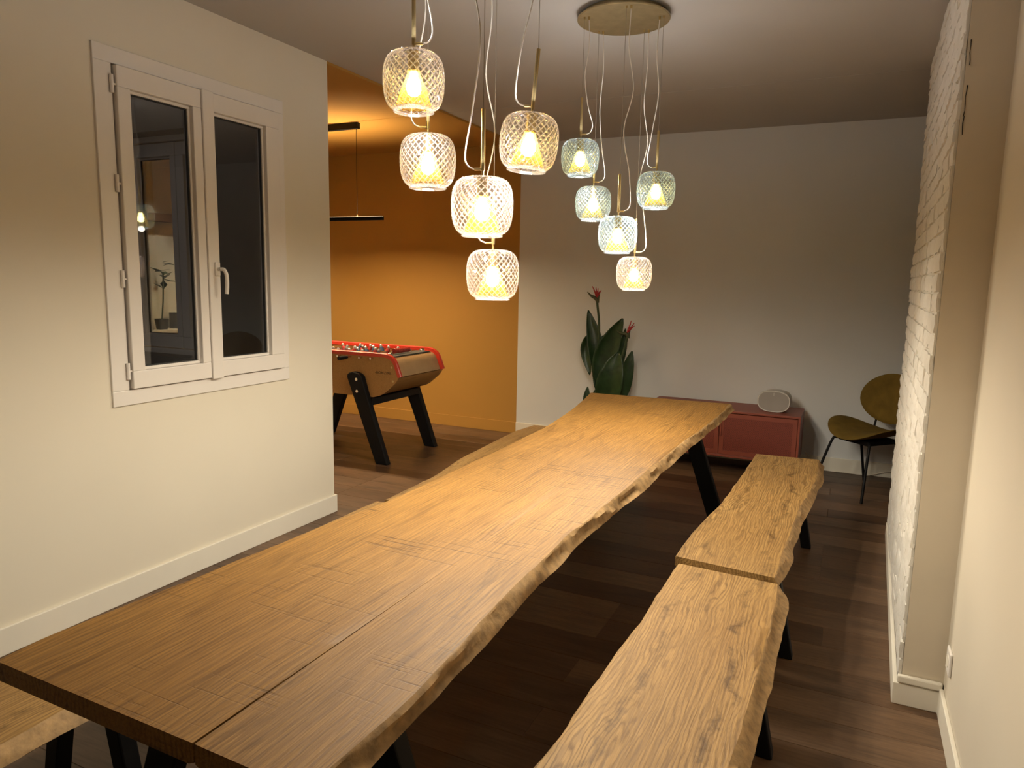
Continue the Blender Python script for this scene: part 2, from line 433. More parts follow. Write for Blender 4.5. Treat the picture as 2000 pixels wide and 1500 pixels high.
# ceiling: main part and a second sheet that starts at the plasterboard joint
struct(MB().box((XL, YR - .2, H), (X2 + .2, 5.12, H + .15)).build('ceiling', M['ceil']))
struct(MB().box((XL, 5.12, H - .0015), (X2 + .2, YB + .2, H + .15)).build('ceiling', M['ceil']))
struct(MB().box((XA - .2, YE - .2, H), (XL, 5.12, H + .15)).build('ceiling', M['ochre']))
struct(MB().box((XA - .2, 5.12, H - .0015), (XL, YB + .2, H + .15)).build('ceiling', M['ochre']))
struct(MB().box((XL - .20, YE, H - .016), (XL, YB, H + .01)).build('trim_1', M['ochre']))

def wall_with_hole(name, a0, a1, h0, h1, z0, z1, n0, n1, axis, mats, zt=H):
    """wall slab along axis ('x' or 'y'), thickness n0..n1, with a window hole; second material for the courtyard face"""
    mb = MB()
    for (p, q, r, t) in ((a0, h0, 0, zt), (h1, a1, 0, zt), (h0, h1, 0, z0), (h0, h1, z1, zt)):
        if axis == 'y': mb.box((n0, p, r), (n1, q, t))
        else: mb.box((p, n0, r), (q, n1, t))
    return struct(mb.build(name, mats))
WZ0, WZ1 = 0.937, 2.517
wall_with_hole('wall_left', YR - .2, YE, 2.17, 3.235, WZ0 + .035, WZ1 - .035, XL - .03, XL, 'y', M['wall'])
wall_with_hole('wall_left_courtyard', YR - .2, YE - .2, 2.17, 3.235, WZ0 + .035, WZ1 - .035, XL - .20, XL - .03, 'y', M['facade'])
struct(MB().box((XL - .20, YE - .2, 0), (XL - .03, YE, H)).build('wall_left_end', M['wall']))
AX0, AX1 = -4.86, -3.726
wall_with_hole('wall_alcove', XA, XL - .20, AX0 + .035, AX1 - .035, WZ0 + .035, WZ1 - .035, YE - .03, YE, 'x', M['wall'])
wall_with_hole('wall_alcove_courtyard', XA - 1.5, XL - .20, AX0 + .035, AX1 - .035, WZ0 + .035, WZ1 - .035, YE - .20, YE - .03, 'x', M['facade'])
struct(MB().box((XA - .2, YE, 0), (XA, YB + .2, H)).build('wall_alcove_end', M['wall']))
struct(MB().box((XL + .01, YB, 0), (X2 + .2, YB + .2, H)).build('wall_back', M['back']))
struct(MB().box((XA, YB, 0), (XL + .01, YB + .2, H)).build('wall_back_ochre', M['ochre']))
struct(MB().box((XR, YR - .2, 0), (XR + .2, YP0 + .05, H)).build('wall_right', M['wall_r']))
struct(MB().box((XR + .2, YP1 - .25, 0), (X2, YP1 - .05, H)).build('wall_right_return', M['back']))
struct(MB().box((X2, YP1 - .25, 0), (X2 + .2, YB, H)).build('wall_far_right', M['back']))
struct(MB().box((XL - .2, YR - .2, 0), (XR + .2, YR, H)).build('wall_rear', M['wall']))

# brick pier: plaster core, then the bricks laid on its face
ang = math.radians(1.1)
pier = MB().prism([(XP + .012, YP0, 0), (XR + .2, YP0, 0), (XR + .2, YP1, 0), (XP + .012 + math.tan(ang) * (YP1 - YP0), YP1, 0)], (0, 0, H))
pier = struct(pier.build('wall_pier', M['pier'], off=(XP, YP0, 0)))
face = MB().add([(XP + .011, YP0 + .006, 0), (XP + .011 + math.tan(ang) * 2.11, YP1, 0), (XP + .011 + math.tan(ang) * 2.11, YP1, H), (XP + .011, YP0 + .006, H)], [(0, 1, 2, 3)])
face = face.prism([(XP + .004, YP0 + .008, 0.0), (XP + .014, YP0 + .008, 0.0), (XP + .014 + math.tan(ang) * 2.11, YP1, 0.0), (XP + .004 + math.tan(ang) * 2.11, YP1, 0.0)], (0, 0, H))
face.build('mortar', M['mortar'], pier, off=(XP, YP0, 0))
brick_meshes = []
for k in range(6):
    r = random.Random(50 + k); bl, bh = 0.224, 0.062
    nx, nz = 4, 2; vs = []; fs = []
    for j in range(nz + 1):
        for i in range(nx + 1):
            edge = i in (0, nx) or j in (0, nz)
            vs.append((-(0.006 if not edge else 0.001) - r.uniform(0, .006), (i / nx - .5) * bl + (r.uniform(-.006, .006)), (j / nz - .5) * bh + r.uniform(-.003, .003)))
    n = len(vs)
    for j in range(nz):
        for i in range(nx):
            a = j * (nx + 1) + i; fs.append((a, a + 1, a + nx + 2, a + nx + 1))
    # short sides back to the mortar
    loop = [i for i in range(nx + 1)] + [j * (nx + 1) + nx for j in range(1, nz + 1)] + [nz * (nx + 1) + i for i in range(nx - 1, -1, -1)] + [j * (nx + 1) for j in range(nz - 1, 0, -1)]
    for a in loop: vs.append((0.008, vs[a][1], vs[a][2]))
    for q in range(len(loop)):
        q2 = (q + 1) % len(loop); fs.append((loop[q], loop[q2], n + q2, n + q))
    brick_meshes.append(MB().add(vs, fs).mesh('brick', M['brick'], smooth=50))
rest = MB(); count = 0; row = 0; z = 0.135
rb = random.Random(9)
while z < H - .02:
    yy = 0.0 + (0.112 if row % 2 == 0 else -0.006) + rb.uniform(-.01, .01) - (0.112 if row % 2 == 0 else 0) * 1.0
    yy = (0.012 if row % 2 else -0.104)
    while yy < YP1 - YP0 - 0.03:
        c = yy + .112 ; half = False
        if row % 2 == 0 and yy < 0: c = 0.012 + .054; half = True
        if c + .112 > YP1 - YP0 + 0.02: c = YP1 - YP0 - .112
        dx = rb.uniform(-.004, .003); ry = rb.uniform(-.008, .008)
        if count < 296:
            o = bpy.data.objects.new('brick', brick_meshes[rb.randrange(6)]); col.objects.link(o); o.parent = pier
            o.location = (0.004 + math.tan(ang) * c + dx, c + rb.uniform(-.004, .006), z); o.rotation_euler = (rb.uniform(-.02, .02), 0, -ang + ry * 0.4)
            if half: o.scale = (1, 0.5, 1)
            count += 1
        else:
            me = brick_meshes[rb.randrange(6)]; sc = 0.5 if half else 1
            rest.add([(p.co.x + .004 + math.tan(ang) * c + dx, p.co.y * sc + c, p.co.z + z) for p in me.vertices], [tuple(p.vertices) for p in me.polygons])
        yy += .232
    row += 1; z += 0.0715
if rest.v:
    tag(rest.build('brick_courses', M['brick'], pier, smooth=50), None, None, None, 'stuff')
# hairline cracks where brick paint meets plaster near the top
rc = random.Random(4)
for z0, n in ((2.36, 5), (2.22, 6), (2.12, 4)):
    mb = MB()
    pts = [(XP + .006 + .015 + rc.uniform(-.002, .002), YP0 - .0012, z0 - .02 * i - rc.uniform(0, .006)) for i in range(n)]
    mb.tube(pts, [0.0008 + rc.random() * .0012 for _ in pts], 5)
    mb.build('crack', M['crack'], pier, off=(XP, YP0, 0))

# skirting boards
def skirt(name, mb, mat): return struct(mb.build(name, mat, bevel=0.003))
skirt('baseboard_left', MB().box((XL, YR, 0), (XL + .014, YE + .014, .115)).box((XL - .20, YE, 0), (XL, YE + .014, .115)), M['skirt'])
skirt('baseboard_back', MB().box((XL + .01, YB - .014, 0), (X2, YB, .115)), M['skirt'])
skirt('baseboard_ochre', MB().box((XA, YB - .014, 0), (XL + .01, YB, .115)), M['ochre'])
skirt('baseboard_right', MB().box((XR - .014, YR, 0), (XR, YP0 - .014, .10)), M['skirt'])
bp_ = MB().prism([(XP - .016, YP0 - .016, 0), (XR, YP0 - .016, 0), (XR, YP0, 0), (XP, YP0, 0), (XP + .046, YP1, 0), (XP + .033, YP1, 0)], (0, 0, .085))
skirt('baseboard_pier', bp_, M['skirt'])
struct(MB().box((XP - .004, YP0 - .022, .088), (XR - .004, YP0 - .001, .118)).build('trim_2', M['skirt'], bevel=0.006))

# ------------------------------------------------------------------ windows
def window(name, u0, u1, z0, z1, to_world, label):
    """two sash window; local frame u (width), z, n (towards the room)"""
    def wb(mb, ua, ub, za, zb, na, nb): mb.prism([to_world(ua, za, na), to_world(ub, za, na), to_world(ub, zb, na), to_world(ua, zb, na)], Vector(to_world(0, 0, nb)) - Vector(to_world(0, 0, na)))
    W = u1 - u0
    base = to_world(u0, z0, 0)
    fr = MB()
    a, b, c, d = u0 + .085, u1 - .066, z0 + .07, z1 - .07
    wb(fr, u0, u1, z0, c, -.06, .012); wb(fr, u0, u1, d, z1, -.06, .012)
    wb(fr, u0, a, c, d, -.06, .012); wb(fr, b, u1, c, d, -.06, .012)
    root = fr.build(name, M['pvc'], off=base, bevel=.003); struct(root, label)
    um = u0 + .545
    su0, su1, sz0, sz1 = u0 + .092, u1 - .060, z0 + .076, z1 - .076
    for k, (p, q, gl, gr) in enumerate(((su0, um - .002, u0 + .157, u0 + .491), (um + .002, su1, u0 + .622, u1 - .158))):
        g0, g1 = z0 + .158, z1 - .165
        s = MB()
        wb(s, p, q, sz0, g0, -.035, .034); wb(s, p, q, g1, sz1, -.035, .034)
        wb(s, p, gl, g0, g1, -.035, .034); wb(s, gr, q, g0, g1, -.035, .034)
        sash = s.build('window_sash', M['pvc'], root, off=base, bevel=.004)
        bd = MB()
        for (ua, ub, za, zb) in ((gl, gr, g0, g0 + .014), (gl, gr, g1 - .014, g1), (gl, gl + .012, g0 + .014, g1 - .014), (gr - .012, gr, g0 + .014, g1 - .014)):
            wb(bd, ua, ub, za, zb, -.012, .012)
        bd.build('glazing_bead', M['pvc'], sash, off=base, bevel=.003)
        sl = MB()
        for (ua, ub, za, zb) in ((gl + .012, gr - .012, g0 + .014, g0 + .018), (gl + .012, gr - .012, g1 - .018, g1 - .014), (gl + .012, gl + .016, g0 + .018, g1 - .018), (gr - .016, gr - .012, g0 + .018, g1 - .018)):
            wb(sl, ua, ub, za, zb, -.010, .004)
        sl.build('seal', M['seal'], sash, off=base)
        pn = MB(); wb(pn, gl + .010, gr - .010, g0 + .012, g1 - .012, -.008, -.004)
        pn.build('pane', M['glass'], sash, off=base)
    cv = MB(); wb(cv, um - .002, um + .068, sz0 - .006, sz1 + .004, .030, .044)
    cv = cv.build('cover_strip', M['pvc'], root, off=base, bevel=.004)
    for zc in (z1 - .158, z1 - .58, z1 - 1.0, z0 + .159):
        h = MB()
        c0 = Vector(to_world(u0 + .077, zc, .020))
        h.tube([c0 + Vector((0, 0, -.038)), c0 + Vector((0, 0, .038))], .0085, 12)
        wb(h, u0 + .077, u0 + .096, zc - .004, zc + .004, .016, .024)
        h.build('hinge', M['pvc'], root, off=base, smooth=40)
        h2 = MB(); wb(h2, u1 - .063, u1 - .057, zc - .034, zc + .034, .010, .030)
        h2.build('hinge', M['pvc'], root, off=base, bevel=.002)
    uc, zc = um + .045, z0 + .635
    hb = MB(); wb(hb, uc - .016, uc + .016, zc - .036, zc + .036, .043, .055)
    hb = hb.build('handle_plate', M['pvc'], root, off=base, bevel=.006)
    hd = MB()
    path = [to_world(uc, zc, .052), to_world(uc, zc, .078), to_world(uc + .004, zc - .004, .092), to_world(uc + .012, zc - .03, .098), to_world(uc + .014, zc - .08, .098), to_world(uc + .012, zc - .125, .094)]
    hd.tube(catmull(path, 5), .0095, 10)
    hd.build('handle', M['pvc'], root, off=base, smooth=50)
    return root
window('window_1', 2.134, 3.268, WZ0, WZ1, lambda u, z, n: (XL + n, u, z), 'white double window with lever handle in the cream left wall')
window('window_2', AX0, AX1, WZ0, WZ1, lambda u, z, n: (u, YE + n, z), 'second white window seen across the dark courtyard')

# ------------------------------------------------------------------ oak slabs
def slab(stations, ends, zt, zb, seed, mats, nu=14, step=0.02, rough_l=True, rough_r=True, amp=0.006):
    """stations: list of (t, xl_top, xl_bot, xr_top, xr_bot) with t in 0..1 along the length.
    ends: ((yl0, yr0), (yl1, yr1)). Slot 0 face grain, slot 1 bark edge."""
    ts = [s[0] for s in stations]
    cols_ = [[(s[0], s[k]) for s in stations] for k in range(1, 5)]
    ln = abs(ends[1][0] - ends[0][0]); n = max(8, int(ln / step))
    mb = MB(); rings = []
    for i in range(n + 1):
        t = i / n
        lt, lb, rt, rb_ = [interp(c, t) for c in cols_]
        yl, yr = lerp(ends[0][0], ends[1][0], t), lerp(ends[0][1], ends[1][1], t)
        ring = []
        def jit(k, s): return noise.noise(Vector((k * 7.3 + seed, t * ln * 5.5, seed * 1.7))) * s * 1.3 + noise.noise(Vector((k * 3.1, t * ln * 15, seed))) * s * .5
        al, ar = (amp if rough_l else 0), (amp if rough_r else 0)
        th = zt - zb
        def pt(x, z): 
            u = (x - lt) / (rt - lt); return Vector((x, lerp(yl, yr, u), z))
        # bottom left -> up the left edge -> over the top -> down the right edge
        ring += [pt(lb + .012, zb), pt(lb + jit(1, al), zb + th * .12), pt(lerp(lb, lt, .45) + jit(2, al * 1.5), zb + th * .45), pt(lerp(lb, lt, .8) + jit(3, al * 1.2), zb + th * .80), pt(lt + jit(4, al * .7), zt - (.003 if rough_l else .0004))]
        lt2, rt2 = lt + (.004 if rough_l else .0004) + jit(4, al * .7), rt - (.004 if rough_r else .0004) + jit(5, ar * .7)
        for k in range(nu + 1):
            ring.append(pt(lerp(lt2, rt2, k / nu), zt + noise.noise(Vector((k * .9, t * ln * 1.6, seed))) * .0008))
        ring += [pt(rt + jit(5, ar * .7), zt - (.003 if rough_r else .0004)), pt(lerp(rb_, rt, .8) + jit(6, ar * 1.2), zb + th * .80), pt(lerp(rb_, rt, .45) + jit(7, ar * 1.5), zb + th * .45), pt(rb_ + jit(8, ar), zb + th * .12), pt(rb_ - .012, zb)]
        rings.append(ring)
    m = len(rings[0]); vs = [p for r in rings for p in r]
    o = 0; fs = []; mi = []
    for i in range(n):
        for k in range(m):
            k2 = (k + 1) % m
            fs.append((i * m + k, i * m + k2, (i + 1) * m + k2, (i + 1) * m + k))
            edge_l = k < 5 and rough_l; edge_r = (m - 6 <= k < m - 1) and rough_r
            mi.append(1 if (edge_l or edge_r) else 0)
    fs.append(tuple(range(m))); mi.append(0); fs.append(tuple(n * m + k for k in range(m))[::-1]); mi.append(0)
    mb.v = vs; mb.f = [list(f) for f in fs]; mb.mi = mi
    return mb

def leg_frame(parent, cx, y, ztop, top, foot, wx, wy, name='leg'):
    """two splayed tube legs under a mounting plate"""
    for s in (-1, 1):
        mb = MB(); p = Vector((cx + s * top, y, ztop - .006)); q = Vector((cx + s * foot, y, 0.0))
        u = Vector((1, 0, 0))
        a = [(p.x - wx / 2, y - wy / 2, p.z), (p.x + wx / 2, y - wy / 2, p.z), (p.x + wx / 2, y + wy / 2, p.z), (p.x - wx / 2, y + wy / 2, p.z)]
        b = [(q.x - wx / 2, y - wy / 2, 0), (q.x + wx / 2, y - wy / 2, 0), (q.x + wx / 2, y + wy / 2, 0), (q.x - wx / 2, y + wy / 2, 0)]
        mb.add(b + a, [(3, 2, 1, 0), (4, 5, 6, 7), (0, 1, 5, 4), (1, 2, 6, 5), (2, 3, 7, 6), (3, 0, 4, 7)])
        mb.build(name, M['black'], parent, off=parent.location, bevel=.005)
    MB().box((cx - top - wx * .7, y - wy * .6, ztop - .007), (cx + top + wx * .7, y + wy * .6, ztop)).build('mounting_plate', M['black'], parent, off=parent.location)

def t_of(y, a=0.79, b=4.83): return (y - a) / (b - a)
table = thing('dining_table', 'long live-edge oak slab dining table on black splayed steel legs', 'table', (-1.13, 2.81, 0))
TL = [(.79, -1.525), (.91, -1.533), (1.06, -1.521), (1.30, -1.505), (1.59, -1.485), (1.82, -1.470), (2.0, -1.449), (2.4, -1.440), (2.87, -1.448), (3.18, -1.449), (3.6, -1.462), (4.05, -1.512), (4.41, -1.567), (4.83, -1.644)]
TR = [(.79, -.708), (.92, -.701), (1.15, -.701), (1.36, -.720), (1.58, -.732), (2.03, -.747), (2.29, -.740), (2.75, -.732), (3.15, -.724), (3.58, -.713), (4.15, -.682), (4.83, -.679)]
TRB = [(.79, -.668), (1.02, -.684), (1.2, -.694), (1.4, -.698), (1.6, -.706), (1.83, -.720), (2.12, -.726), (2.44, -.708), (2.74, -.698), (3.37, -.690), (4.1, -.668), (4.83, -.655)]
ys = [.79 + (4.83 - .79) * i / 60 for i in range(61)]
SEAM = -0.953
stL = [(t_of(yy), interp(TL, yy), interp(TL, yy) - .012, SEAM - .0022 * max(0, 1 - (yy - .79) / .9), SEAM - .0022 * max(0, 1 - (yy - .79) / .9)) for yy in ys]
stR = [(t_of(yy), SEAM + .0022 * max(0, 1 - (yy - .79) / .9), SEAM + .0022 * max(0, 1 - (yy - .79) / .9), interp(TR, yy), interp(TRB, yy)) for yy in ys]
tt = [M['oak_table'], M['bark']]
slab(stL, ((.792, .785), (4.815, 4.85)), .76, .718, 3, tt, rough_r=False).build('board', tt, table, smooth=35, off=table.location)
slab(stR, ((.785, .779), (4.85, 4.868)), .76, .716, 8, tt, rough_l=False, amp=.008).build('board', tt, table, smooth=35, off=table.location)
for yy in (1.15, 4.42):
    leg_frame(table, -1.115, yy, .717, .245, .49, .10, .05)

def bench(label, st, ends, seed, cx, legs, zt=.46, zb=.418):
    b = thing('bench', label, 'bench', (cx, (ends[0][0] + ends[1][0]) / 2, 0), 0, 'live-edge oak benches around the table')
    mm = [M['oak_bench'], M['bark']]
    slab(st, ends, zt, zb, seed, mm, amp=.007).build('seat', mm, b, smooth=35, off=b.location)
    for yy in legs: leg_frame(b, cx, yy, zb + .001, .10, .185, .055, .05)
    return b
def prof(y0, y1, lt, lb, rt, rb_):
    out = []
    for i in range(41):
        yy = lerp(y0, y1, i / 40); out.append((i / 40, interp(lt, yy), interp(lb, yy), interp(rt, yy), interp(rb_, yy)))
    return out

bench('scarred live-edge oak bench nearest the camera, right of the table',
      prof(.70, 2.70, [(.7, -.58), (1.37, -.568), (1.5, -.56), (1.96, -.552), (2.12, -.542), (2.71, -.539)],
           [(.7, -.585), (1.5, -.567), (2.71, -.546)],
           [(.7, -.165), (1.63, -.165), (2.0, -.160), (2.27, -.163), (2.52, -.156), (2.70, -.168)],
           [(.7, -.130), (1.65, -.134), (2.03, -.125), (2.5, -.121), (2.66, -.124), (2.70, -.140)]),
      ((.70, .68), (2.715, 2.690)), 21, -.335, (1.05, 2.35))
bench('wavy-sided oak bench right of the table, farther from the camera',
      prof(2.77, 4.80, [(2.77, -.566), (3.09, -.563), (3.34, -.543), (3.54, -.523), (4.0, -.504), (4.8, -.491)],
           [(2.77, -.572), (3.54, -.530), (4.8, -.497)],
           [(2.77, -.186), (2.85, -.182), (3.24, -.171), (3.5, -.165), (3.735, -.159), (4.0, -.132), (4.37, -.106), (4.8, -.117)],
           [(2.77, -.168), (3.05, -.139), (3.2, -.150), (3.38, -.138), (3.55, -.140), (3.79, -.117), (4.1, -.098), (4.45, -.075), (4.8, -.085)]),
      ((2.785, 2.745), (4.79, 4.825)), 33, -.325, (3.06, 4.47))
bench('oak bench left of the table, its pale bark edge showing under the near corner',
      prof(.72, 2.80, [(.72, -2.05), (2.19, -2.049), (2.4, -2.043), (2.8, -2.037)], [(.72, -2.06), (2.8, -2.045)],
           [(.72, -1.70), (1.0, -1.705), (2.0, -1.69), (2.8, -1.68)], [(.72, -1.668), (1.04, -1.668), (2.8, -1.65)]),
      ((.73, .72), (2.80, 2.79)), 44, -1.868, (1.2, 2.45))
bench('oak bench left of the table, half hidden in front of the football table',
      prof(2.84, 4.93, [(2.84, -2.015), (3.15, -2.027), (3.35, -2.032), (3.75, -2.096), (4.21, -2.122), (4.63, -2.148), (4.93, -2.12)],
           [(2.84, -2.022), (3.75, -2.104), (4.93, -2.128)],
           [(2.84, -1.66), (3.8, -1.67), (4.93, -1.70)], [(2.84, -1.63), (3.8, -1.64), (4.93, -1.67)]),
      ((2.84, 2.82), (4.905, 4.95)), 55, -1.87, (3.15, 4.6))

# ------------------------------------------------------------------ pendant lamps
def shade_mesh():
    prof_ = [(.030, .0875), (.046, .0865), (.062, .0825), (.075, .074), (.084, .061), (.0895, .044), (.092, .024), (.0925, .003), (.0915, -.018), (.089, -.037), (.0845, -.054), (.077, -.068), (.067, -.0765), (.060, -.079)]
    # arc-length resample
    P = catmull([(r, 0, z) for r, z in prof_], 6)
    d = [0]
    for a, b in zip(P, P[1:]): d.append(d[-1] + (b - a).length)
    def at(s):
        s *= d[-1]
        for i in range(len(d) - 1):
            if s <= d[i + 1]: return P[i].lerp(P[i + 1], (s - d[i]) / max(1e-9, d[i + 1] - d[i]))
        return P[-1]
    nt_, nz = 28, 20
    mb = MB(); idx = {}
    vs = []; fs = []; mi = []
    def vert(i, j, lift=0.0):
        p = at(max(0, min(nz, j)) / nz); th = math.pi * i / nt_
        nx = at(min(1, (j + .5) / nz)) - at(max(0, (j - .5) / nz)); nrm = Vector((-nx.z, 0, nx.x)).normalized()
        if nrm.x < 0 and p.z < .07: nrm = -nrm
        if p.z > .07 and nrm.z < 0: nrm = -nrm
        r, z = p.x + nrm.x * lift, p.z + nrm.z * lift
        return Vector((r * math.cos(th), r * math.sin(th), z))
    def V(i, j):
        i %= 2 * nt_
        if (i, j) not in idx: idx[(i, j)] = len(vs); vs.append(vert(i, j, -.0006))
        return idx[(i, j)]
    for j in range(0, nz + 1):
        for i in range(2 * nt_):
            if (i + j) % 2 == 0: continue
            cs = ([V(i, j - 1)] if j > 0 else []) + [V(i - 1, j)] + ([V(i, j + 1)] if j < nz else []) + [V(i + 1, j)]
            c0 = vert(i, j, 0.0); m_ = len(cs); up = vert(i, j, .003) - c0
            inn = []
            for q in cs: inn.append(len(vs)); vs.append(vs[q].lerp(c0, .26) + up * .45)
            cidx = len(vs); vs.append(c0 + up)
            for k in range(m_):
                k2 = (k + 1) % m_
                if m_ == 3 and ((j == 0 and k == 2) or (j == nz and k == 1 + (j > 0))): pass
                fs.append((cs[k], cs[k2], inn[k2], inn[k])); mi.append(1)
                fs.append((inn[k], inn[k2], cidx)); mi.append(0)
    mb.add(vs, fs); mb.mi = mi
    return mb
SH = {'warm': shade_mesh().mesh('shade', [M['glass_warm'], M['ridge_warm']]), 'cool': shade_mesh().mesh('shade', [M['glass_cool'], M['ridge_cool']])}
rimb = MB().lathe([(.0600, -.0785), (.0625, -.080), (.0625, -.0875), (.0585, -.0885), (.0570, -.086), (.0580, -.0785), (.0600, -.0785)], 40)
RIM = {'warm': rimb.mesh('rim', M['rim_warm'], smooth=40), 'cool': rimb.mesh('rim', M['rim_cool'], smooth=40)}
SOCK = MB().lathe([(.0, .0905), (.021, .0905), (.021, .086), (.0175, .085), (.0175, .030), (.013, .027), (.0, .027)], 20).mesh('socket', M['brass'], smooth=40)
bl = MB().lathe([(.0, -.0415), (.010, -.040), (.0185, -.033), (.0225, -.022), (.0225, -.010), (.018, .006), (.012, .018), (.0115, .028), (.0, .028)], 18)
BULB = {'warm': bl.mesh('bulb', M['bulb_warm'], smooth=60), 'cool': bl.mesh('bulb', M['bulb_cool_cast'], smooth=60)}
bell = MB().lathe([(.0185, .036), (.0215, .022), (.030, .000), (.042, -.030), (.051, -.058), (.0545, -.072), (.0535, -.072), (.0495, -.057), (.0405, -.030), (.0285, .000), (.0200, .022), (.0175, .036)], 32)
BELL = bell.mesh('amber_shell', M['amber'], smooth=50)  # bell-shaped translucent amber shell inside each shade
ROD = MB().lathe([(.0, .088), (.0035, .088), (.0035, .106), (.0062, .107), (.0062, .285), (.0, .286)], 14).mesh('rod', M['brass'], smooth=40)
clipm = MB().tube([(0, 0, .112), (.026, 0, .112)], .0042, 10)
CLIP = clipm.mesh('cable_clip', M['brass'], smooth=40)

def pendant(label, pos, tint, group, seed, clip_ang, hang=None, tilt=0.0, tiltdir=0.0, zcan=H - .034):
    r = random.Random(seed)
    o = thing('pendant_lamp', label, 'lamp', pos, 0, group)
    rot = Matrix.Rotation(tiltdir, 4, 'Z') @ Matrix.Rotation(tilt, 4, 'Y') @ Matrix.Rotation(-tiltdir, 4, 'Z')
    o.rotation_euler = rot.to_euler()
    inv = (Matrix.Translation(pos) @ rot).inverted()
    def part(name, me, par=o):
        c = bpy.data.objects.new(name, me); col.objects.link(c); c.parent = par; return c
    sh = part('shade', SH[tint]); part('rim', RIM[tint], sh)
    part('socket', SOCK); part('bulb', BULB[tint]); part('amber_shell', BELL); part('rod', ROD)
    c = part('cable_clip', CLIP); c.rotation_euler = (0, 0, clip_ang)
    top = Matrix.Translation(pos) @ rot @ Vector((0, 0, .284))
    hx, hy = hang if hang else (top.x, top.y)
    wv = MB().tube([inv @ top, inv @ Vector((hx, hy, zcan))], .0011, 6)
    wv.build('wire', M['wire'], o)
    st = Matrix.Translation(pos) @ rot @ Vector((.026 * math.cos(clip_ang), .026 * math.sin(clip_ang), .112))
    ends = Vector((hx + .022 * math.cos(clip_ang), hy + .022 * math.sin(clip_ang), zcan))
    n = max(4, int((ends.z - st.z) / .17)); pts = [st, st + Vector((.022 * math.cos(clip_ang), .022 * math.sin(clip_ang), .012)), st + Vector((.03 * math.cos(clip_ang), .03 * math.sin(clip_ang), .05))]
    for k in range(1, n):
        t = k / n; a = clip_ang + r.uniform(-1.2, 1.2) + (math.pi if k % 2 == 0 else 0)
        q = st.lerp(ends, t) + Vector((math.cos(a), math.sin(a), 0)) * r.uniform(.012, .034) * math.sin(math.pi * min(1, t * 1.15 + .05))
        if q.z > pts[-1].z + .03: pts.append(q)
    pts.append(ends)
    cb = MB().tube([inv @ p for p in catmull(pts, 6)], .0024, 7)
    cb.build('cable', M['cable'], o, smooth=60)
    lt = bpy.data.lights.new('pendant_light', 'SPOT'); lt.energy = PENDANT_SPOT * 4 * math.pi / 4
    lt.color = (1.0, 0.89, 0.70); lt.spot_size = math.radians(178); lt.spot_blend = 0.58; lt.shadow_soft_size = 0.022
    lo = bpy.data.objects.new('pendant_light', lt); col.objects.link(lo); lo.parent = o; lo.location = (0, 0, -.087)
    lu = bpy.data.lights.new('pendant_light_up', 'SPOT'); lu.energy = PENDANT_UP * math.pi; lu.color = (0.96, .97, 1.0)
    lu.spot_size = math.radians(178); lu.spot_blend = 0.2; lu.shadow_soft_size = 0.03
    uo = bpy.data.objects.new('pendant_light_up', lu); col.objects.link(uo); uo.parent = o; uo.location = (0, 0, .125); uo.rotation_euler = (math.pi, 0, 0)
    return o

def canopy(label, cx, cy, pts, cylinder_r=.224):
    o = thing('ceiling_canopy', label, 'canopy', (cx, cy, H - .034), 0, 'round brass lamp canopies')
    MB().lathe([(0, .0), (cylinder_r - .002, .0), (cylinder_r, .002), (cylinder_r, .008), (cylinder_r - .002, .010), (0, .010)], 64).build('disc', M['brass_dark'], o, smooth=40)
    MB().lathe([(cylinder_r - .03, .010), (cylinder_r - .03, .034)], 48).build('collar', M['brass_dark'], o, smooth=40)
    for px, py, a in pts:
        MB().lathe([(0, -.010), (.0035, -.010), (.0045, 0), (0, .002)], 10, (px - cx, py - cy, 0)).build('wire_gland', M['brass'], o, smooth=40)
        MB().lathe([(0, -.014), (.005, -.014), (.0055, 0), (0, .002)], 10, (px - cx + .022 * math.cos(a), py - cy + .022 * math.sin(a), 0)).build('cable_gland', M['brass'], o, smooth=40)
    return o

G1, G2 = 'cut glass pendants of the nearer cluster', 'cut glass pendants of the farther cluster'
near = [((-1.263, 1.943, 2.137), 'clear cut-glass pendant, topmost of the nearer cluster', 'warm', 0.6, 0, 0),
        ((-1.329, 2.130, 1.934), 'clear cut-glass pendant of the nearer cluster, straight below the topmost one', 'warm', 3.6, 0, 0),
        ((-1.036, 1.969, 1.763), 'largest-looking cut-glass pendant in the middle of the nearer cluster, on a long upright rod', 'warm', 3.3, 0, 0),
        ((-1.168, 2.306, 1.563), 'clear cut-glass pendant, lowest of the nearer cluster', 'warm', 3.5, 0, 0),
        ((-0.973, 2.162, 1.979), 'clear cut-glass pendant of the nearer cluster hanging from a tilted brass rod', 'warm', 3.4, 0.085, 0.44)]
far = [((-1.280, 3.467, 2.150), 'bluish cut-glass pendant, topmost of the farther cluster', 'cool', 0.2, 0, 0),
       ((-1.280, 3.684, 1.950), 'bluish cut-glass pendant of the farther cluster, straight below its topmost one', 'cool', 0.3, 0, 0),
       ((-1.053, 3.404, 1.770), 'bluish cut-glass pendant at the centre of the farther cluster', 'cool', 0.1, 0, 0),
       ((-1.061, 3.748, 1.590), 'warm-lit cut-glass pendant, lowest of the farther cluster', 'warm', 0.4, 0, 0),
       ((-0.924, 3.590, 1.995), 'bluish cut-glass pendant, rightmost of the farther cluster', 'cool', 2.9, 0, 0)]
for g, lst, sd in ((G1, near, 100), (G2, far, 200)):
    for i, (p, lb, tint, a, tl, td) in enumerate(lst):
        pendant(lb, p, tint, g, sd + i, a, None, tl, td)
canopy('round brushed brass ceiling canopy above the farther pendant cluster', -1.120, 3.579, [(p[0], p[1], a) for p, _, _, a, _, _ in far])
canopy('round brass ceiling canopy above the nearer pendant cluster', -1.150, 2.100, [(p[0], p[1], a) for p, _, _, a, _, _ in near])

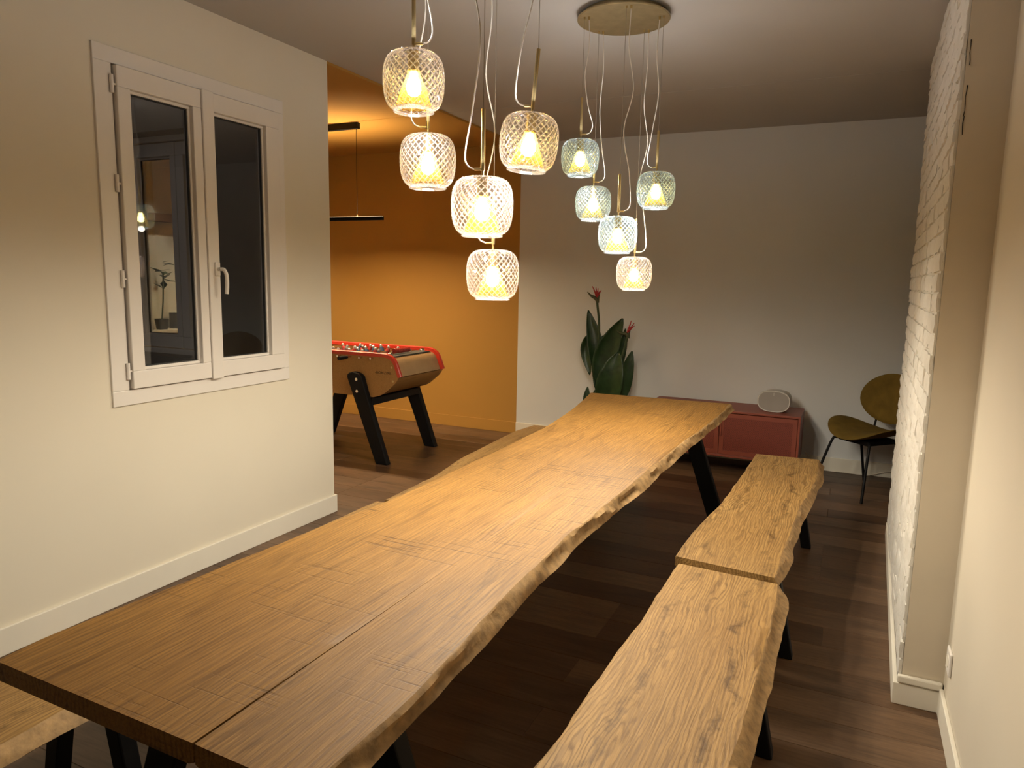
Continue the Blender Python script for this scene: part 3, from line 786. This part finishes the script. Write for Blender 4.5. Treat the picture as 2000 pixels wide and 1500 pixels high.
# ------------------------------------------------------------------ linear lamp over the football table
LBX0, LBX1, LBY, LBZ = -4.86, -3.66, 5.15, 2.045
lb = thing('linear_pendant_lamp', 'slim black bar lamp hanging over the football table', 'lamp', (-4.26, LBY, LBZ))
MB().box((LBX0, LBY - .017, LBZ - .008), (LBX1, LBY + .017, LBZ + .010)).box((LBX0, LBY - .017, LBZ - .020), (LBX1, LBY - .0145, LBZ - .008)).box((LBX0, LBY + .0145, LBZ - .020), (LBX1, LBY + .017, LBZ - .008)).box((LBX0, LBY - .0145, LBZ - .020), (LBX0 + .003, LBY + .0145, LBZ - .008)).box((LBX1 - .003, LBY - .0145, LBZ - .020), (LBX1, LBY + .0145, LBZ - .008)).build('bar', M['black'], lb, off=lb.location)
MB().box((LBX0 + .006, LBY - .0135, LBZ - .0105), (LBX1 - .006, LBY + .0135, LBZ - .0082)).build('diffuser', M['led'], lb, off=lb.location)
MB().box((LBX0 + .006, LBY - .0135, LBZ + .0102), (LBX1 - .006, LBY + .0135, LBZ + .012)).build('upper_diffuser', M['led'], lb, off=lb.location)
MB().box((-4.62, LBY - .02, H - .055), (-3.90, LBY + .02, H - .005)).build('canopy', M['black'], lb, off=lb.location, bevel=.002)
for x in (-4.60, -3.925):
    MB().tube([(x, LBY, LBZ + .012), (x, LBY, H - .054)], .0022, 6).build('wire', M['black'], lb, off=lb.location)
    MB().lathe([(0, .016), (.006, .016), (.006, .03), (0, .034)], 10, (x, LBY, LBZ)).build('ferrule', M['brass'], lb, off=lb.location)
for nm, e, dz, rx, spread in (('bar_light_down', BAR_DOWN, -.0205, 0, 165), ('bar_light_up', BAR_UP, .014, math.pi, 110)):
    al = bpy.data.lights.new(nm, 'AREA'); al.shape = 'RECTANGLE'; al.size = 1.16; al.size_y = .022; al.energy = e
    al.color = (1.0, .74, .42); al.spread = math.radians(spread)
    ao = bpy.data.objects.new(nm, al); col.objects.link(ao); ao.parent = lb; ao.location = (0, 0, dz); ao.rotation_euler = (rx, 0, 0)

# ------------------------------------------------------------------ football table
ft = thing('football_table', 'varnished wooden table football game with red rails and black splayed legs', 'game table', (-4.04, 5.21, 0))
FO = ft.location; CX = -4.04
YN, YF = 4.86, 5.56
half = [(-3.44, .905), (-3.40, .895), (-3.365, .872), (-3.345, .840), (-3.305, .735), (-3.335, .690), (-3.385, .645), (-3.44, .600), (-3.50, .570), (-3.56, .553)]
outline = half + [(2 * CX - x, z) for x, z in reversed(half)]
for yy, nm in ((YN, 'side_panel'), (YF - .025, 'side_panel')):
    MB().prism([(x, yy, z) for x, z in outline], (0, .025, 0)).build(nm, M['foos_wood'], ft, off=FO)
railp = [(-3.44, .912), (-3.395, .901), (-3.357, .876), (-3.337, .842), (-3.297, .738)]
rail = [(x, z) for x, z in railp] + []
full = [(2 * CX - x, z) for x, z in reversed(rail)]
full = full + rail
full_r = sorted(full, key=lambda p: 0) 
path = [(2 * CX - x, z) for x, z in reversed(railp)]; path = list(reversed(railp))
path = list(reversed(railp)) + [(2 * CX - x, z) for x, z in railp]
for yy in (YN - .004, YF - .029):
    mb = MB(); vs = []; fs = []; k = 0
    pp = [Vector((x, 0, z)) for x, z in path]
    for i, p in enumerate(pp):
        t = (pp[min(len(pp) - 1, i + 1)] - pp[max(0, i - 1)]).normalized(); n = Vector((t.z, 0, -t.x))
        if n.z < -.01 or (abs(n.z) < .5 and n.x * (p.x - CX) < 0): n = -n
        for dy, dn in ((0, -.018), (0, .010), (.008, .016), (.025, .016), (.033, .010), (.033, -.018)): vs.append(Vector((p.x, yy + dy, p.z)) + n * dn)
    for i in range(len(pp) - 1):
        for q in range(6): fs.append((i * 6 + q, i * 6 + (q + 1) % 6, (i + 1) * 6 + (q + 1) % 6, (i + 1) * 6 + q))
    fs.append(tuple(range(6))); fs.append(tuple((len(pp) - 1) * 6 + q for q in range(6)))
    mb.add(vs, fs).build('rail', M['red'], ft, off=FO, smooth=30)
for s in (1, -1):
    X = lambda x: x if s == 1 else 2 * CX - x
    e = MB(); sec = [(-3.535, .893), (-3.45, .893), (-3.40, .884), (-3.375, .865), (-3.355, .835), (-3.318, .735), (-3.336, .735), (-3.37, .825), (-3.39, .855), (-3.45, .873), (-3.535, .873)]
    e.prism([(X(x), YN + .025, z) for x, z in sec], (0, YF - YN - .05, 0)).build('end_panel', M['foos_end'], ft, off=FO, smooth=30)
    e = MB(); sec = [(-3.320, .728), (-3.345, .690), (-3.39, .648), (-3.445, .604), (-3.50, .575), (-3.58, .56), (-3.58, .58), (-3.50, .595), (-3.40, .665), (-3.36, .70), (-3.34, .728)]
    e.prism([(X(x), YN + .025, z) for x, z in sec], (0, YF - YN - .05, 0)).build('end_curve', M['foos_wood'], ft, off=FO, smooth=40)
    # score plate with chrome cups and counter
    pl_ = MB().box((min(X(-3.535), X(-3.405)), YN + .06, .890), (max(X(-3.535), X(-3.405)), YF - .06, .898)).build('score_plate', M['pot'], ft, off=FO, bevel=.001)
    for dy in (.105, YF - YN - .105):
        MB().lathe([(0, .898), (.030, .898), (.030, .905), (.022, .918), (.010, .924), (0, .925)], 18, (X(-3.46), YN + dy, 0)).build('chrome_cup', M['chrome'], pl_, off=FO, smooth=40)
    ct = MB()
    for k in range(10): ct.tube([(X(-3.49), YN + .20 + k * .0225, .925), (X(-3.49), YN + .2195 + k * .0225, .925)], .021, 12)
    ct.build('score_counter', M['player_red'], pl_, off=FO, smooth=40)
    MB().tube([(X(-3.49), YN + .15, .90), (X(-3.49), YN + .17, .925), (X(-3.49), YN + .45, .925), (X(-3.49), YN + .47, .90)], .004, 6).build('counter_rod', M['chrome'], pl_, off=FO)
MB().box((2 * CX + 3.52, YN + .025, .790), (-3.52, YF - .025, .800)).build('playing_field', M['field'], ft, off=FO)
MB().box((2 * CX + 3.58, YN + .025, .556), (-3.58, YF - .025, .570)).build('underside', M['foos_wood'], ft, off=FO)
for s in (1, -1):
    for yy, out in ((YN - .055, -1), (YF, 1)):
        X = lambda x: x if s == 1 else 2 * CX - x
        arc = [(-3.79, .715), (-3.785, .737), (-3.765, .752), (-3.735, .760), (-3.70, .758), (-3.665, .746), (-3.64, .725)]
        poly = [(-3.505, 0.0)] + arc + [(-3.60, .60), (-3.385, 0.0)]
        lg = MB().prism([(X(x), yy, z) for x, z in poly], (0, .055, 0)).build('leg', M['black'], ft, off=FO, bevel=.008)
        for z in (.70, .60):
            xc = -3.69 if z > .65 else -3.685
            y0 = yy - .003 if out < 0 else yy + .055
            MB().tube([(X(xc), yy - .004 if out < 0 else yy + .054, z), (X(xc), yy + .001 if out < 0 else yy + .059, z)], .013, 14).build('bolt', M['chrome'], lg, off=FO, smooth=40)
    MB().box((min(X(-3.62), X(-3.56)), YN - .01, .485), (max(X(-3.62), X(-3.56)), YF + .01, .545)).build('stretcher', M['black'], ft, off=FO, bevel=.005)
    for z, x in ((.815, -3.375), (.70, -3.362)):
        MB().tube([(X(x), YN - .003, z), (X(x), YN + .002, z)], .009, 12).build('screw', M['brass'], ft, off=FO, smooth=40)
# rods with players: 1-3, 2, 3-5 ... alternate teams
pm = MB()
pm.tube([(0, 0, -.062), (0, 0, -.02), (0, 0, .012), (0, 0, .024)], [.012, .015, .016, .009], 8)
pm.box((-.014, -.010, -.075), (.014, .010, -.058))
PB = pm.mesh('player', M['player_blue'], smooth=50); PR = pm.mesh('player', M['player_red'], smooth=50)
HEADM = MB().lathe([(0, .020), (.007, .022), (.0105, .031), (.0085, .040), (0, .044)], 10).mesh('player_head', M['silver'], smooth=60)
team = ['b', 'b', 'r', 'b', 'r', 'b', 'r', 'r']; cnt = [1, 2, 3, 5, 5, 3, 2, 1]
for i in range(8):
    x = -3.56 - i * .113; tm = team[i]; n = cnt[i]; zr = .880
    o_near = tm == 'r'
    y0, y1 = (YN - .05, YF + .14) if o_near else (YN - .14 + .10, YF + .05)
    rd = MB().tube([(x, y0, zr), (x, y1 - (0 if o_near else 0), zr)], .008, 10).build('rod', M['chrome'], ft, off=FO, smooth=40)
    hy = (YN - .05, YN - .16) if o_near else (YF + .05, YF + .16)
    MB().tube([(x, hy[0], zr), (x, lerp(*hy, .3), zr), (x, lerp(*hy, .7), zr), (x, hy[1], zr)], [.011, .014, .017, .015], 12).build('handle', M['black'], rd, off=FO, smooth=50)
    for k in range(n):
        yy = YN + .06 + (YF - YN - .12) * (k + .5) / n + (0.02 if i % 2 else -.015)
        p_ = bpy.data.objects.new('player', PB if tm == 'b' else PR); col.objects.link(p_); p_.parent = rd
        p_.location = (x - FO.x, yy - FO.y, zr); p_.rotation_euler = (0, (.25 if i % 3 else -.3), 0); p_.scale = (1.3, 1.3, 1.3)
        q_ = bpy.data.objects.new('player_head', HEADM); col.objects.link(q_); q_.parent = rd; q_.location = p_.location; q_.rotation_euler = p_.rotation_euler; q_.scale = (1.3, 1.3, 1.3)
cu = bpy.data.curves.new('lettering', 'FONT'); cu.body = '-BONZINI-'; cu.size = .030; cu.align_x = 'CENTER'; cu.space_character = 1.25; cu.extrude = .0006
tmp = bpy.data.objects.new('lettering_source', cu); col.objects.link(tmp)
bpy.context.view_layer.update()
me = bpy.data.meshes.new_from_object(tmp.evaluated_get(bpy.context.evaluated_depsgraph_get()))
bpy.data.objects.remove(tmp); me.materials.clear(); me.materials.append(M['crack']); me.name = 'lettering'
lo = bpy.data.objects.new('lettering', me); col.objects.link(lo); lo.parent = ft
lo.location = (-3.455 - FO.x, YN - .0012 - FO.y, .755); lo.rotation_euler = (math.pi / 2, 0, 0)

# ------------------------------------------------------------------ sideboard, speaker
sb = thing('sideboard', 'low terracotta metal sideboard with perforated doors along the back wall', 'cabinet', (-.915, 6.20, 0))
SO = sb.location
x0, x1, y0, y1, z0, z1 = -1.53, -.30, 5.97, 6.43, .135, .523
mb = MB().box((x0, y0, z1 - .018), (x1, y1, z1)).box((x0, y0 + .002, z0), (x0 + .018, y1, z1 - .018)).box((x1 - .018, y0 + .002, z0), (x1, y1, z1 - .018)).box((x0 + .018, y0 + .002, z0), (x1 - .018, y1, z0 + .018)).box((x0 + .018, y1 - .012, z0 + .018), (x1 - .018, y1, z1 - .018))
mb.build('body', M['terra'], sb, off=SO, bevel=.002)
xm = (x0 + x1) / 2
for k, (a, b) in enumerate(((x0 + .021, xm - .002), (xm + .002, x1 - .021))):
    d = MB()
    za, zb = z0 + .021, z1 - .024; fr_ = .035
    for (p, q, r, s) in ((a, b, za, za + fr_), (a, b, zb - fr_, zb), (a, a + fr_, za + fr_, zb - fr_), (b - fr_, b, za + fr_, zb - fr_)):
        d.box((p, y0 + .002, r), (q, y0 + .020, s))
    d = d.build('door', M['terra'], sb, off=SO)
    MB().box((a + fr_ - .002, y0 + .008, za + fr_ - .002), (b - fr_ + .002, y0 + .014, zb - fr_ + .002)).build('perforated_panel', M['perf'], d, off=SO)
    hx = b - .016 if k == 0 else a + .004
    MB().box((hx, y0 - .012, .31), (hx + .012, y0 + .004, .42)).build('handle', M['terra'], d, off=SO, bevel=.002)
for x in (x0 + .10, x1 - .10):
    for yy in (y0 + .07, y1 - .07):
        MB().box((x - .018, yy - .018, 0), (x + .018, yy + .018, z0 + .001)).build('leg', M['black'], sb, off=SO)

sp = thing('loudspeaker', 'white pill-shaped loudspeaker standing on the terracotta sideboard', 'speaker', (-.515, 6.17, .523), math.radians(-4))
def pill(a, b, n=40, e=2.6):
    out = []
    for k in range(n):
        t = 2 * math.pi * k / n; c, s = math.cos(t), math.sin(t)
        out.append((a * math.copysign(abs(c) ** (2 / e), c), b * math.copysign(abs(s) ** (2 / e), s)))
    return out
def loft(mb, secs):
    n = len(secs[0][1]); vs = []; fs = []
    for (yy, pts) in secs: vs += [(x, yy, z + .089) for x, z in pts]
    for i in range(len(secs) - 1):
        for k in range(n): fs.append((i * n + k, i * n + (k + 1) % n, (i + 1) * n + (k + 1) % n, (i + 1) * n + k))
    fs.append(tuple(range(n))); fs.append(tuple((len(secs) - 1) * n + k for k in range(n))[::-1]); return mb.add(vs, fs)
loft(MB(), [(-.088, pill(.118, .080)), (-.090, pill(.124, .086)), (-.082, pill(.127, .089)), (-.05, pill(.121, .087)), (0, pill(.104, .082)), (.04, pill(.112, .084)), (.075, pill(.118, .080)), (.085, pill(.105, .068))]).build('shell', M['speaker'], sp, smooth=40)
loft(MB(), [(-.0915, pill(.117, .079)), (-.086, pill(.118, .080))]).build('grille', M['grille'], sp, smooth=40)
MB().box((-.002, -.0925, .137), (.002, -.0905, .160)).build('light_mark', M['speaker'], sp)
MB().box((-.07, -.05, 0), (.07, .05, .012)).build('foot', M['grille'], sp)

# ------------------------------------------------------------------ olive chair
ch = thing('lounge_chair', 'olive velvet chair with round back and thin black legs by the brick pier', 'chair', (.165, 5.94, 0), math.atan2(-.73, -.68) + math.pi / 2)
# local frame: -Y is the way the chair faces, X to its left/right
def cushion(name, outline_fn, surf, thick, mat, parent, nr=10, na=44):
    mb = MB(); vs = []; fs = []
    for side in (1, -1):
        for i in range(nr + 1):
            q = i / nr
            for k in range(na):
                x, yv = outline_fn(2 * math.pi * k / na); x *= q; yv *= q
                hgt = thick * math.sqrt(max(0, 1 - q ** 4)) * side * .5
                vs.append(surf(x, yv, hgt))
    m_ = (nr + 1) * na
    for side in (0, 1):
        for i in range(nr):
            for k in range(na):
                k2 = (k + 1) % na; a = side * m_ + i * na
                f = (a + k, a + k2, a + na + k2, a + na + k); fs.append(f if side == 0 else f[::-1])
    mb.add(vs, fs)
    return mb.build(name, mat, parent, smooth=80)
def seat_surf(x, yv, h):
    z = .445 + 1.15 * x * x + (.12 * max(0, yv) ** 1 * .3) - .35 * max(0, -yv - .12) ** 1.4 + h
    return (x, yv, z)
cushion('seat', lambda t: (.285 * math.copysign(abs(math.cos(t)) ** .92, math.cos(t)), .245 * math.sin(t)), seat_surf, .045, M['velvet'], ch)
def back_surf(x, v, h):
    yv = .235 + .16 * (v) - .55 * x * x + h
    return (x, yv, .700 + v)
cushion('backrest', lambda t: (.262 * math.cos(t), .195 * math.sin(t) * (1.0 if math.sin(t) > 0 else .95)), back_surf, .04, M['velvet'], ch)
MB().box((-.14, -.13, .388), (.14, .15, .424)).build('seat_frame', M['black'], ch, bevel=.006)
for sx in (-1, 1):
    MB().tube(catmull([(sx * .10, -.10, .405), (sx * .15, -.13, .402), (sx * .175, -.16, .36), (sx * .235, -.255, 0.0)], 5), .010, 10).build('leg', M['black'], ch, smooth=60)
    MB().tube(catmull([(sx * .10, .10, .405), (sx * .15, .12, .402), (sx * .175, .15, .36), (sx * .225, .275, 0.0)], 5), .010, 10).build('leg', M['black'], ch, smooth=60)
    MB().tube(catmull([(sx * .11, .06, .405), (sx * .12, .19, .425), (sx * .12, .225, .52), (sx * .11, .245, .64)], 5), .008, 10).build('back_support', M['black'], ch, smooth=60)

# ------------------------------------------------------------------ bird of paradise
pt = thing('potted_plant', 'bird of paradise plant with two red flowers behind the table', 'plant', (-1.97, 6.18, 0))
PO = pt.location
MB().lathe([(0, 0), (.12, 0), (.15, .30), (.155, .31), (.14, .31), (.135, .27), (0, .27)], 28, PO).build('pot', M['pot'], pt, off=PO, smooth=40)
MB().lathe([(0, .272), (.135, .272)], 24, PO).build('soil', M['soil'], pt, off=PO)
def leaf(base, mid, tip, wid, face, curl=.25, seed=0, n=18, m_=10):
    """one big leaf: midrib base-mid-tip, width wid, blade turned to face"""
    rib = catmull([base, mid, tip], n // 2); mb = MB(); vs = []; fs = []
    face = Vector(face).normalized(); k = len(rib)
    for i, p in enumerate(rib):
        t = i / (k - 1); d = (rib[min(k - 1, i + 1)] - rib[max(0, i - 1)]).normalized()
        side = d.cross(face).normalized(); nrm = side.cross(d).normalized()
        wd = wid * (math.sin(math.pi * min(1, t ** .75 * .97 + .02)) ** .75) * .5
        for j in range(m_ + 1):
            u = j / m_ * 2 - 1
            wob = noise.noise(Vector((u * 2, t * 7, seed))) * .010 * abs(u)
            rid = .0035 * math.sin(t * 46 - abs(u) * 7) * (1 - abs(abs(u) - .5))
            vs.append(p + side * u * wd - nrm * (curl * wd * u * u * -1 + wob) * 1.0 + nrm * rid)
    for i in range(k - 1):
        for j in range(m_): a = i * (m_ + 1) + j; fs.append((a, a + 1, a + m_ + 2, a + m_ + 1))
    mb.add(vs, fs)
    lf = mb.build('leaf', M['leaf'], pt, off=PO, smooth=70)
    mod = lf.modifiers.new('thickness', 'SOLIDIFY'); mod.thickness = .0016
    return lf
def stem(pts, r0, r1, nm='stem'):
    c = catmull(pts, 8); MB().tube(c, [lerp(r0, r1, i / (len(c) - 1)) for i in range(len(c))], 8).build(nm, M['stem'], pt, off=PO, smooth=60)
base = (-1.97, 6.18, .27)
cam_dir = (.3, -1, .12)
leaves = [((-2.09, 6.29, 1.10), (-2.20, 6.31, .93), (-2.155, 6.28, .685), .125, (.1, -1, -.1)),
          ((-2.06, 6.23, .72), (-2.10, 6.22, 1.00), (-2.172, 6.22, 1.285), .150, (.45, -1, .1)),
          ((-2.03, 6.19, .62), (-1.965, 6.19, .93), (-1.830, 6.17, 1.225), .215, (.2, -1, .15)),
          ((-1.945, 6.12, .42), (-1.885, 6.08, .70), (-1.835, 6.10, .935), .235, (.1, -1, .2)),
          ((-1.80, 6.16, .50), (-1.765, 6.14, .76), (-1.728, 6.15, .945), .120, (.5, -1, .1)),
          ((-2.09, 6.15, .36), (-2.125, 6.14, .48), (-2.128, 6.15, .595), .075, (.2, -1, .1)),
          ((-2.03, 6.16, .34), (-2.05, 6.15, .48), (-2.035, 6.16, .60), .09, (.2, -1, .1)),
          ((-2.02, 6.22, .50), (-2.04, 6.23, .80), (-2.03, 6.24, 1.06), .14, (.1, -1, .0)),
          ((-1.87, 6.20, .70), (-1.83, 6.21, .98), (-1.815, 6.21, 1.135), .07, (.6, -1, 0))]
for i, (b, m_, t, wd, fc) in enumerate(leaves):
    leaf(b, m_, t, wd, fc, .35, i * 3.3)
    s = lerp(.15, .6, (i % 3) / 2)
    stem([(base[0] + (b[0] - base[0]) * .25, base[1] + (b[1] - base[1]) * .3, base[2]), (lerp(base[0], b[0], .7), lerp(base[1], b[1], .7), lerp(base[2], b[2], .6)), b], .009, .006)
for pts, sgn in (([(-1.99, 6.2, .27), (-2.060, 6.22, .625), (-2.062, 6.22, 1.112), (-2.092, 6.22, 1.375)], 0), ([(-1.95, 6.16, .27), (-1.907, 6.14, .607), (-1.809, 6.14, .909), (-1.772, 6.14, 1.075)], 1)):
    stem(pts, .009, .011, 'flower_stalk')
    p = Vector(pts[-1])
    beak = Vector((-.088, -.02, .075)) if sgn == 0 else Vector((-.092, -.02, .045))
    c = catmull([p + Vector((.008, 0, -.02)), p + Vector((-.012, 0, .018)), p + beak * .6 + Vector((0, 0, -.004)), p + beak], 6)
    MB().tube(c, [.011 + .006 * math.sin(math.pi * min(1, i / len(c) * 1.6)) if i < len(c) * .6 else lerp(.012, .001, (i - len(c) * .6) / (len(c) * .4)) for i in range(len(c))], 8).build('bract', M['bract'], pt, off=PO, smooth=60)
    c2 = catmull([p + Vector((.008, 0, -.02)), p + Vector((.014, .005, .03)), p + Vector((.022, .008, .055))], 5)
    MB().tube(c2, [lerp(.012, .002, i / (len(c2) - 1)) for i in range(len(c2))], 8).build('bract', M['bract'], pt, off=PO, smooth=60)
    rp = random.Random(5 + sgn)
    dirs = ([(-.045, -.01, .125), (-.018, .01, .115), (.010, -.012, .110), (.032, .012, .092), (-.02, -.02, .075), (.012, .02, .08)] if sgn == 0 else
            [(.030, -.01, .135), (.052, .01, .115), (.062, -.012, .092), (.020, .012, .105), (.040, -.02, .075), (.012, .02, .09)])
    for q in dirs:
        st = p + Vector((-.004, 0, .028)); e_ = p + Vector(q)
        cc = catmull([st, st.lerp(e_, .5) + Vector((rp.uniform(-.004, .004), 0, .004)), e_], 5)
        MB().tube(cc, [.0035 + .0065 * math.sin(math.pi * min(1, i / (len(cc) - 1) * .85 + .15)) * (1 - i / (len(cc) - 1)) for i in range(len(cc))], 6).build('petal', M['petal'], pt, off=PO, smooth=60)

# ------------------------------------------------------------------ inside the alcove, seen through both windows
cs = thing('wall_shelf', 'pale shelf seen through the far courtyard window', 'shelf', (-6.12, 5.05, 0))
MB().box((XA, 4.62, .97), (-5.98, 5.62, 1.00)).build('top', M['white_lacquer'], cs, off=cs.location, bevel=.003)
for yy in (4.66, 5.55):
    MB().box((XA, yy, 0), (-6.0, yy + .03, .97)).build('side_panel', M['white_lacquer'], cs, off=cs.location)
tf = thing('timber_frame', 'dark brown timber post and rail against the alcove wall behind the courtyard window', 'frame', (-6.2, 4.55, 0))
MB().box((XA, 4.50, 0), (XA + .09, 4.615, H)).build('post', M['brown_wood'], tf, off=tf.location, bevel=.004)
MB().box((XA, 4.615, 2.04), (XA + .07, 6.49, 2.12)).build('rail', M['brown_wood'], tf, off=tf.location, bevel=.004)
hp = thing('house_plant', 'leafy house plant in a dark pot behind the courtyard window', 'plant', (-6.10, 4.90, 1.00))
MB().lathe([(0, 0), (.05, 0), (.065, .10), (.058, .10), (.054, .08), (0, .08)], 18).build('pot', M['pot'], hp, smooth=40)
MB().tube(catmull([(0, 0, .08), (.01, .02, .3), (-.01, .05, .55)], 5), .007, 7).build('stem', M['stem'], hp, smooth=60)
rl = random.Random(12)
for k in range(16):
    a = rl.uniform(0, 6.28); z = rl.uniform(.38, .66); l = rl.uniform(.10, .17)
    c = Vector((0, .04, z)); d = Vector((math.cos(a), math.sin(a), rl.uniform(-.2, .7))).normalized(); s = d.cross(Vector((0, 0, 1))).normalized()
    MB().add([c, c + d * l * .5 + s * l * .22, c + d * l, c + d * l * .5 - s * l * .22 + Vector((0, 0, .01))], [(0, 1, 2), (0, 2, 3)]).build('leaf', M['leaf'], hp)
bx = thing('storage_box', 'small grey open box beside the house plant behind the courtyard window', 'box', (-6.10, 5.12, 1.00))
b_ = MB().box((-.07, -.075, 0), (.07, .075, .008))
for (p, q) in (((-.07, -.075), (.07, -.069)), ((-.07, .069), (.07, .075)), ((-.07, -.069), (-.064, .069)), ((.064, -.069), (.07, .069))): b_.box((p[0], p[1], .008), (q[0], q[1], .155))
b_.build('body', M['grey_box'], bx)
MB().box((.070, -.03, .09), (.0735, .03, .12)).build('tag', M['white_lacquer'], bx)

for (sx_, sy_, wh) in ((-5.78, 4.75, 'nearer the courtyard window'), (-5.78, 5.75, 'nearer the back wall')):  # unseen spots added to light the room behind the courtyard window
    rs = thing('unseen_downlight', 'unseen recessed ceiling spotlight added to light the alcove, ' + wh, 'downlight', (sx_, sy_, H), 0, 'unseen alcove spotlights')
    MB().lathe([(.030, -.002), (.042, -.006), (.045, .0), (.030, .0)], 24).build('trim_ring', M['pvc'], rs, smooth=40)
    MB().lathe([(0, -.0015), (.030, -.0015)], 24).build('lens', M['led'], rs)
    sl_ = bpy.data.lights.new('downlight', 'SPOT'); sl_.energy = 46; sl_.color = (1.0, .86, .66); sl_.spot_size = math.radians(84); sl_.spot_blend = .6; sl_.shadow_soft_size = .03
    so_ = bpy.data.objects.new('downlight', sl_); col.objects.link(so_); so_.parent = rs; so_.location = (0, 0, -.008)

# ------------------------------------------------------------------ small things by the walls
sk = thing('wall_socket', 'white socket plate low on the right wall beside the pier', 'socket', (XR, 2.80, .25))
MB().box((-.010, -.042, -.042), (0, .042, .042)).build('plate', M['pvc'], sk, bevel=.004)
MB().tube([(-.0115, 0, 0), (-.009, 0, 0)], .022, 20).build('insert', M['skirt'], sk, smooth=40)
cb = MB().tube(catmull([(-.27, 6.478, .14), (-.22, 6.472, .06), (-.16, 6.47, .010), (.05, 6.465, .006), (.16, 6.462, .006), (.23, 6.468, .008), (.36, 6.476, .05), (.52, 6.478, .085), (.70, 6.48, .10)], 8), .0035, 7).build('power_cable', M['cable'], smooth=60, off=(-.1, 6.47, 0))
tag(cb, 'thin white power cable lying along the back wall skirting', 'cable')
